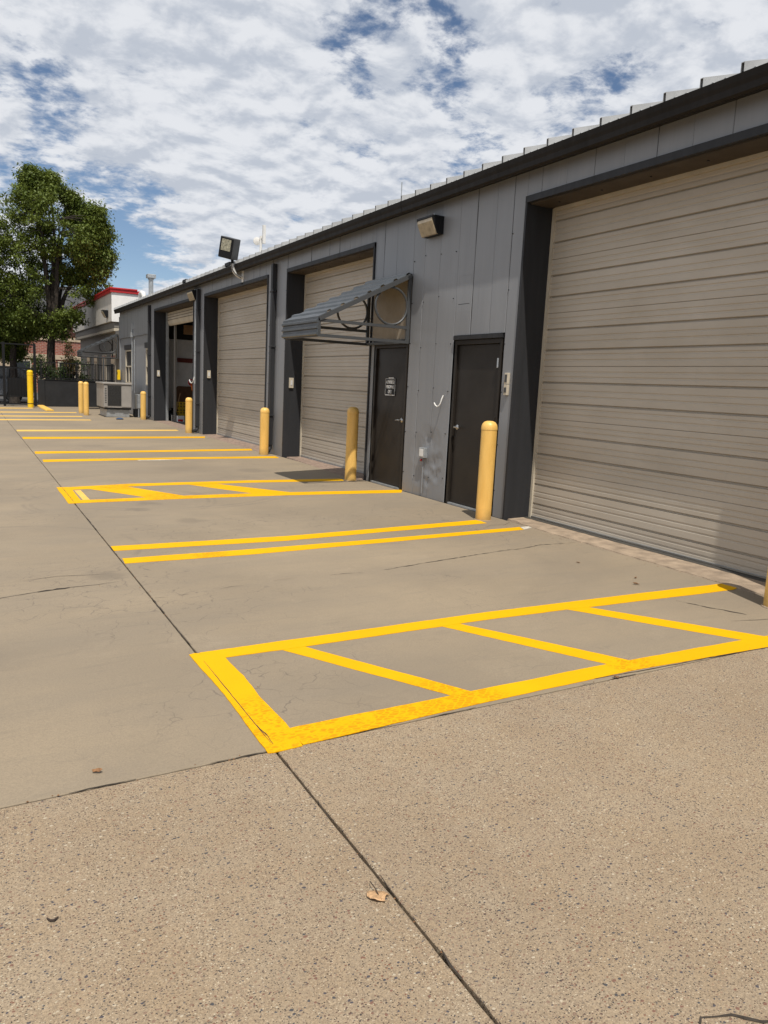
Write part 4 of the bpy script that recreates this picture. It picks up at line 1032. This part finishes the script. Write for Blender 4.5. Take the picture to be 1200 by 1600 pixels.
for y in (36, 38.6, 41.2, 43.8): 
    w = Nn(5.90, 5.948, y, y + 1.2, 1.0, 2.5, 'window', 'cream'); Nn(5.885, 5.898, y + .08, y + 1.12, 1.08, 2.42, 'pane', 'glass').parent = w
    [q for q in bpy.data.objects if q.parent == w][0].location = (0, 0, 0)
Nn(5.90, 5.948, 35.2, 35.75, .1, 2.2, 'door', 'red')
wallpack(35.9, 36.35, 4.02, 4.32, x=5.6, depth=.24, label='dark wall lamp on the off white parapet of the red trimmed building')
# stub wall joining the two buildings (behind the far awning)
Nn(5.72, 5.95, 33.42, 34.85, 0, 3.4, 'link_wall', 'taupe')

bb = thing('brick_building', 'red brick building with tan bands and grey roof behind the tree', 'building', (4, 60, 0))
def Bq(x0, x1, z0, z1, name, m, y=0, d=.3): return MB().box(x0, x1, y - d, y, z0, z1).build(name, m, bb)
Bq(-16, 6, 0, 4.9, 'wall', 'brick', .5, .5)
Bq(-16, 6, 2.42, 2.75, 'tan_band', 'tanband', -.001, .06); Bq(-16, 6, 3.72, 4.0, 'tan_band', 'tanband', -.001, .06); Bq(-16, 6, 4.9, 5.05, 'tan_band', 'tanband', -.001, .1)
for x in (-14, -10.5, -7, -3.6, -2.2, .6, 3.1, 4.4):
    Bq(x, x + 1.15, 0.0, 2.40, 'tan_panel', 'tanband', -.002, .10); Bq(x, x + 1.15, 4.02, 4.88, 'tan_panel', 'tanband', -.002, .08)
for x in (-12, -8.4, -5, -.9, 2.0):
    w = Bq(x - .1, x + 1.1, .9, 2.3, 'window', 'cream', -.003, .05); Bq(x, x + 1.0, 1.0, 2.2, 'pane', 'glass', -.054, .01).parent = w
b = MB(); b.prism([(-16.5, 5.05), (6.4, 5.05), (3.2, 7.4), (-14, 7.4)], -.5, 12, 'y'); b.build('roof', 'greyroof', bb)

# ------------------------------------------------------------------ vehicle behind the gate
car = thing('parked_suv', 'grey suv parked behind the black gate', 'car', (.75, 42.2, zg(1) - .03))
body = [(-2.2, .35), (2.1, .32), (2.25, .6), (2.22, 1.05), (2.05, 1.12), (1.85, 1.62), (1.5, 1.74), (-.3, 1.76), (-.75, 1.68), (-1.25, 1.12), (-2.05, .98), (-2.28, .72)]
b = MB(); b.prism(body, -.9, .9, 'y'); bd = b.build('body', 'carpaint', car, bevel=.06)
for s in (-1, 1):
    y = s * .905; ya, yb = (y - .006, y) if s < 0 else (y, y + .006)
    for wpts in ([(-.98, 1.14), (-.62, 1.60), (.02, 1.66), (.02, 1.14)], [(.1, 1.14), (.1, 1.66), (.95, 1.64), (.95, 1.14)], [(1.03, 1.14), (1.03, 1.63), (1.5, 1.58), (1.75, 1.16)]):
        b = MB(); b.prism(wpts, ya, yb, 'y'); b.build('side_window', 'glass', car)
    for x in (-1.4, 1.35):
        b = MB(); b.lathe([(0, -.11), (.2, -.11), (.34, -.1), (.36, -.06), (.36, .06), (.34, .1), (.2, .11), (0, .11)], seg=24)
        rm = Matrix.Translation((x, s * .82, .36)) @ Matrix.Rotation(math.pi / 2, 4, 'X'); b.v = [tuple(rm @ Vector(p)) for p in b.v]; w = b.build('wheel', 'tyre', car, smooth=True)
        b = MB(); b.lathe([(0, .115), (.2, .115), (.21, .12), (.0, .13)] if True else [], seg=18); b.v = [(x + p[0], s * (.82 + p[2]), .36 + p[1]) for p in b.v]; b.build('rim', 'steel', w)
    MB().box(2.12, 2.26, s * .72 - .14, s * .72 + .14, .95, 1.3).build('tail_light', 'red', car, bevel=.02)
    MB().box(-.3, -.12, s * .935 - .02, s * .935 + .02, .98, 1.0).build('door_handle', 'steel', car)
    MB().box(-1.0, -.8, s * 1.0 - .09, s * 1.0 + .09, 1.12, 1.27).build('mirror', 'carpaint', car, bevel=.02)

# ------------------------------------------------------------------ trees
def make_tree(name, x, y, label, h, crown, nt, seed, leafm='leaf', r0=.2, lsz=.085, trunk_split=2.6, per=80, lean=(0, 0), clump=.42, cat='tree'):
    r = random.Random(seed); t = thing(name, label, cat, (x, y, zg(x) - .03))
    tips = []; wood = MB()
    def inside(p):
        for (cx, cy, cz, rx, ry_, rzz) in crown:
            if ((p.x - cx) / rx) ** 2 + ((p.y - cy) / ry_) ** 2 + ((p.z - cz) / rzz) ** 2 < 1: return True
        return False
    # trunk
    tp = [v3(0, 0, 0)]; 
    for k in range(1, 5): tp.append(v3(lean[0] * k / 4 + r.uniform(-.06, .06), lean[1] * k / 4, trunk_split * k / 4))
    wood.tube(tp, [r0 * (1.25 if k == 0 else 1 - .09 * k) for k in range(5)], 10); top = tp[-1]
    # tips spread through the crown volume, near the outside mostly
    pts = []
    while len(pts) < nt:
        c = r.choice(crown)
        d = v3(r.gauss(0, 1), r.gauss(0, 1), r.gauss(0, 1)).normalized(); q = r.random() ** .42
        p = v3(c[0] + d.x * c[3] * q, c[1] + d.y * c[4] * q, c[2] + d.z * c[5] * q)
        if noise.noise(p * .75 + v3(seed, 0, 0)) < -.10: continue
        pts.append(p)
    # limbs: main limbs to cluster anchors, twigs from the limbs to the tips
    anchors = []
    for k in range(11):
        c = crown[k % len(crown)]; a = k * 2.4 + r.random()
        e = v3(c[0] + math.cos(a) * c[3] * .62, c[1] + math.sin(a) * c[4] * .62, c[2] + r.uniform(-.3, .55) * c[5])
        mid = top.lerp(e, .45) + v3(0, 0, .12 * (e - top).length) + v3(r.uniform(-.3, .3), r.uniform(-.3, .3), 0)
        L = []
        for i in range(9):
            u = i / 8; p = top * (1 - u) ** 2 + mid * 2 * u * (1 - u) + e * u * u
            L.append(p + v3(r.uniform(-.05, .05), r.uniform(-.05, .05), 0) * (0 if i == 0 else 1))
        wood.tube(L, [r0 * .62 * (1 - .86 * i / 8) for i in range(9)], 7); anchors += L[3:]
    for p in pts:
        a = min(anchors, key=lambda q: (q - p).length_squared)
        if r.random() < .6: wood.tube([a, a.lerp(p, .5) + v3(0, 0, .08), p], [r0 * .09, r0 * .06, r0 * .025], 4, cap=False)
    wood.build('trunk', 'bark', t, smooth=True)
    vs = []; fs = []
    for p in pts:
        cl = clump * r.uniform(.6, 1.25); nn = int(per * r.uniform(.6, 1.3))
        for k in range(nn):
            d = v3(r.gauss(0, 1), r.gauss(0, 1), r.gauss(0, .7)); q = p + d * cl * .5
            ax = v3(r.gauss(0, 1), r.gauss(0, 1), r.gauss(-.5, .6)).normalized()
            sd = ax.cross(v3(r.gauss(0, .5), r.gauss(0, .5), 1)).normalized(); s = lsz * r.uniform(.6, 1.35)
            o = len(vs); m1 = q + ax * s * .5
            dr = v3(0, 0, -.12 * s)
            vs += [q, m1 + sd * s * .27, q + ax * s + dr, m1 - sd * s * .27]; fs.append((o, o + 1, o + 2, o + 3))
    me = bpy.data.meshes.new('crown'); me.from_pydata([tuple(q) for q in vs], [], fs); me.materials.append(MAT[leafm])
    o = bpy.data.objects.new('crown', me); COL.objects.link(o); o.parent = t
    return t
make_tree('shade_tree', 3.55, 39.6, 'tall leafy green tree whose trunk stands right behind the black fence', 11,
          [(.2, .4, 5.6, 1.9, 2.2, 2.5), (1.5, .2, 7.2, 1.3, 1.8, 1.7), (-.5, 0, 8.0, 1.9, 2.0, 1.9), (.4, 0, 8.0, 1.9, 1.8, 1.8), (-1.6, .3, 6.0, 2.0, 2.0, 2.4), (.3, .4, 4.0, 1.2, 1.5, .9), (2.1, .3, 6.9, .75, .9, .8), (-.3, 0, 9.2, 1.1, 1.0, .7), (.6, .1, 8.7, 1.2, 1.2, 1.1), (-.6, 0, 10.0, .3, .3, .5), (.1, 0, 9.9, .3, .3, .45), (.9, 0, 9.7, .35, .35, .45), (1.8, 0, 8.8, .7, .6, .7), (2.3, 0, 7.9, .8, .6, .6), (2.75, 0, 7.1, .4, .4, .3), (1.2, .2, 8.6, 1.3, 1.3, 1.2), (1.7, .2, 5.9, 1.1, 1.2, 1.2), (.9, -.2, 7.2, 1.5, 1.4, 1.5), (-.8, .2, 4.2, 1.3, 1.2, .9)],
          1500, 3, r0=.24, trunk_split=3.3, lean=(.1, 0), per=80, lsz=.12, clump=.34)
make_tree('shade_tree', 2.1, 40.8, 'dense leafy tree standing behind the black gate, left of the tall tree', 8,
          [(-.9, 0, 5.2, 2.6, 2.0, 2.4), (-1.6, 0, 7.3, 2.2, 2.0, 2.2), (.3, 0, 3.7, 1.4, 1.4, .9), (-1.2, .6, 3.0, 1.6, 1.0, 1.0), (.2, .8, 2.6, .9, .7, .7)], 700, 9, r0=.2, trunk_split=2.9, per=100, lsz=.125, clump=.38)
make_tree('shrub', 3.7, 38.3, 'dark leafy shrub growing behind the low grey wall', 2, [(0, 0, 1.6, .8, .5, .7), (-.6, .2, 1.7, .5, .5, .6), (.8, 0, 1.5, .6, .4, .65)], 150, 5, 'leaf2', r0=.05, lsz=.09, trunk_split=.6, per=38, clump=.3, cat='shrub')
make_tree('shrub', 4.25, 38.0, 'thin shrub with reddish upright shoots above the low grey wall', 2.8, [(0, 0, 2.2, .22, .2, .75), (.25, 0, 1.9, .2, .2, .5)], 55, 6, 'leafred', r0=.03, lsz=.1, trunk_split=.9, per=16, clump=.22, cat='shrub')

# ------------------------------------------------------------------ litter on the pavement
def leaf(x, y, s, rz_, label, m='dryleaf', spiky=True, lift=.012):
    t = thing('dry_leaf', label, 'leaf', (x, y, zg(x) + .002), rz_, group='dry leaves on the pavement' if s < .05 else None)
    if spiky: prof = [(0, .85), (.3, .72), (.6, .5), (.85, .15), (1.0, -.22), (.75, -.22), (.55, -.42), (.42, -.75), (.38, -1.1), (.2, -.8), (-.02, -.72), (-.3, -.8), (-.55, -.62), (-.85, -.3), (-1.08, .1), (-.98, .5), (-.62, .66), (-.3, .62)]
    else: prof = [(0, 1), (.4, .5), (.45, 0), (.3, -.6), (0, -1), (-.35, -.5), (-.4, .1), (-.25, .7)]
    n = len(prof); b = MB(); vs = [(0, 0, .006)]
    for f in (.5, 1.0):
        for (a, c) in prof:
            z = lift * (.25 + f * f * (.55 + .9 * noise.noise((a * 1.6, c * 1.6, x * 7)))) * (s / .045) ** .5
            vs.append((a * s * f, c * s * f, max(.001, z)))
    fs = [(0, 1 + i, 1 + (i + 1) % n) for i in range(n)] + [(1 + i, 1 + n + i, 1 + n + (i + 1) % n, 1 + (i + 1) % n) for i in range(n)]
    b.add(vs, fs); o = b.build('blade', m, t, smooth=True)
    md = o.modifiers.new('thick', 'SOLIDIFY'); md.thickness = .0012
    if spiky and s > .02:
        b = MB(); b.tube([(0, 0, .008), (-.005, s * .7, .016), (-.012, s * 1.3, .02), (-.01, s * 1.9, .012)], .0016, 6); b.build('stalk', 'twig', t)
        b = MB()
        for (a, c) in ((0, .9), (.85, .5), (.8, -.1), (0, -.95), (-.85, .05), (-.8, .55)): b.tube([(0, 0, .0092), (a * s * .5, c * s * .5, .0105)], .0009, 4)
        b.build('vein', 'twig', t) if False else None
    return t
leaf(1.088, 1.895, .034, math.radians(-12), 'curled tan dry leaf lying beside the long joint in the foreground')
leaf(.42, 2.93 + .13, .022, 1.1, 'small brown curled leaf bit on the left slab near the cross joint', 'leafbit', False, .02)
leaf(2.99 + .15, 2.94, .022, .4, 'brown leaf bit in the joint below the near hatched box', 'leafbit', False, .02)
leaf(4.82, 4.40, .03, .9, 'brown leaf bit above the upper line of the near hatched box', 'leafbit', False, .02)
leaf(4.98, 4.56, .02, 2.2, 'tiny reddish leaf bit close to the crumbling door threshold', 'leafbit', False, .015)
leaf(4.9, 5.18, .022, .2, 'dark leaf bit in front of the largest garage door', 'leafbit', False, .015)
tw = thing('twig', 'small dark bent twig on the near left aggregate slab', 'twig', (.175, 2.215, zg(.175) + .004), .4)
MB().tube([(-.004, .024, 0), (-.003, .006, .002), (.003, -.002, .003), (.020, .003, .002)], [.002, .0035, .004, .002], 6).build('stick', 'twig', tw)
for k_, (y0, y1, w_) in enumerate(((1.18, 1.34, .016), (1.5, 1.62, .018), (1.86, 1.99, .013), (2.35, 2.5, .012), (3.0 + 1.4, 4.75, .012), (5.1, 5.5, .014), (6.9, 7.3, .016), (8.2, 8.9, .014))):
    ribbon('joint_dirt', [(J + .002, y0), (J - .002, (y0 + y1) / 2), (J + .003, y1)], w_ * .8, 'crack', z=.0008, seed=40 + k_, jit=.5)
for k_, (x0_, x1_) in enumerate(((.3, .55), (.85, 1.1), (1.9, 2.2), (3.1, 3.3))):
    ribbon('joint_dirt', [(x0_, K), (x1_, K + .003)], .010, 'crack', z=.0008, seed=60 + k_, jit=.5)
r = random.Random(5)
b = MB()
for k in range(170):    # grit and crumbs gathered in the joints and along the threshold
    q = r.random()
    if q < .35: x, y = J + r.gauss(0, .012), r.uniform(1, 8)
    elif q < .6: x, y = r.uniform(-.5, 5.2), K + r.gauss(0, .014)
    elif q < .85: x, y = 5.5 + r.gauss(0, .05), r.uniform(3.2, 7.2)
    else: x, y = r.uniform(-1, 5.3), r.uniform(1.2, 9)
    s = r.uniform(.002, .006); z = zg(x) + (0.001 if abs(x - J) > .02 else -.004)
    b.add([(x - s, y, z), (x, y - s * .8, z), (x + s * 1.1, y, z), (x, y + s, z), (x, y, z + s)], [(0, 1, 4), (1, 2, 4), (2, 3, 4), (3, 0, 4)])
tag(b.build('grit', 'leafbit'), 'tiny brown crumbs gathered in the pavement joints', 'debris', kind='stuff')
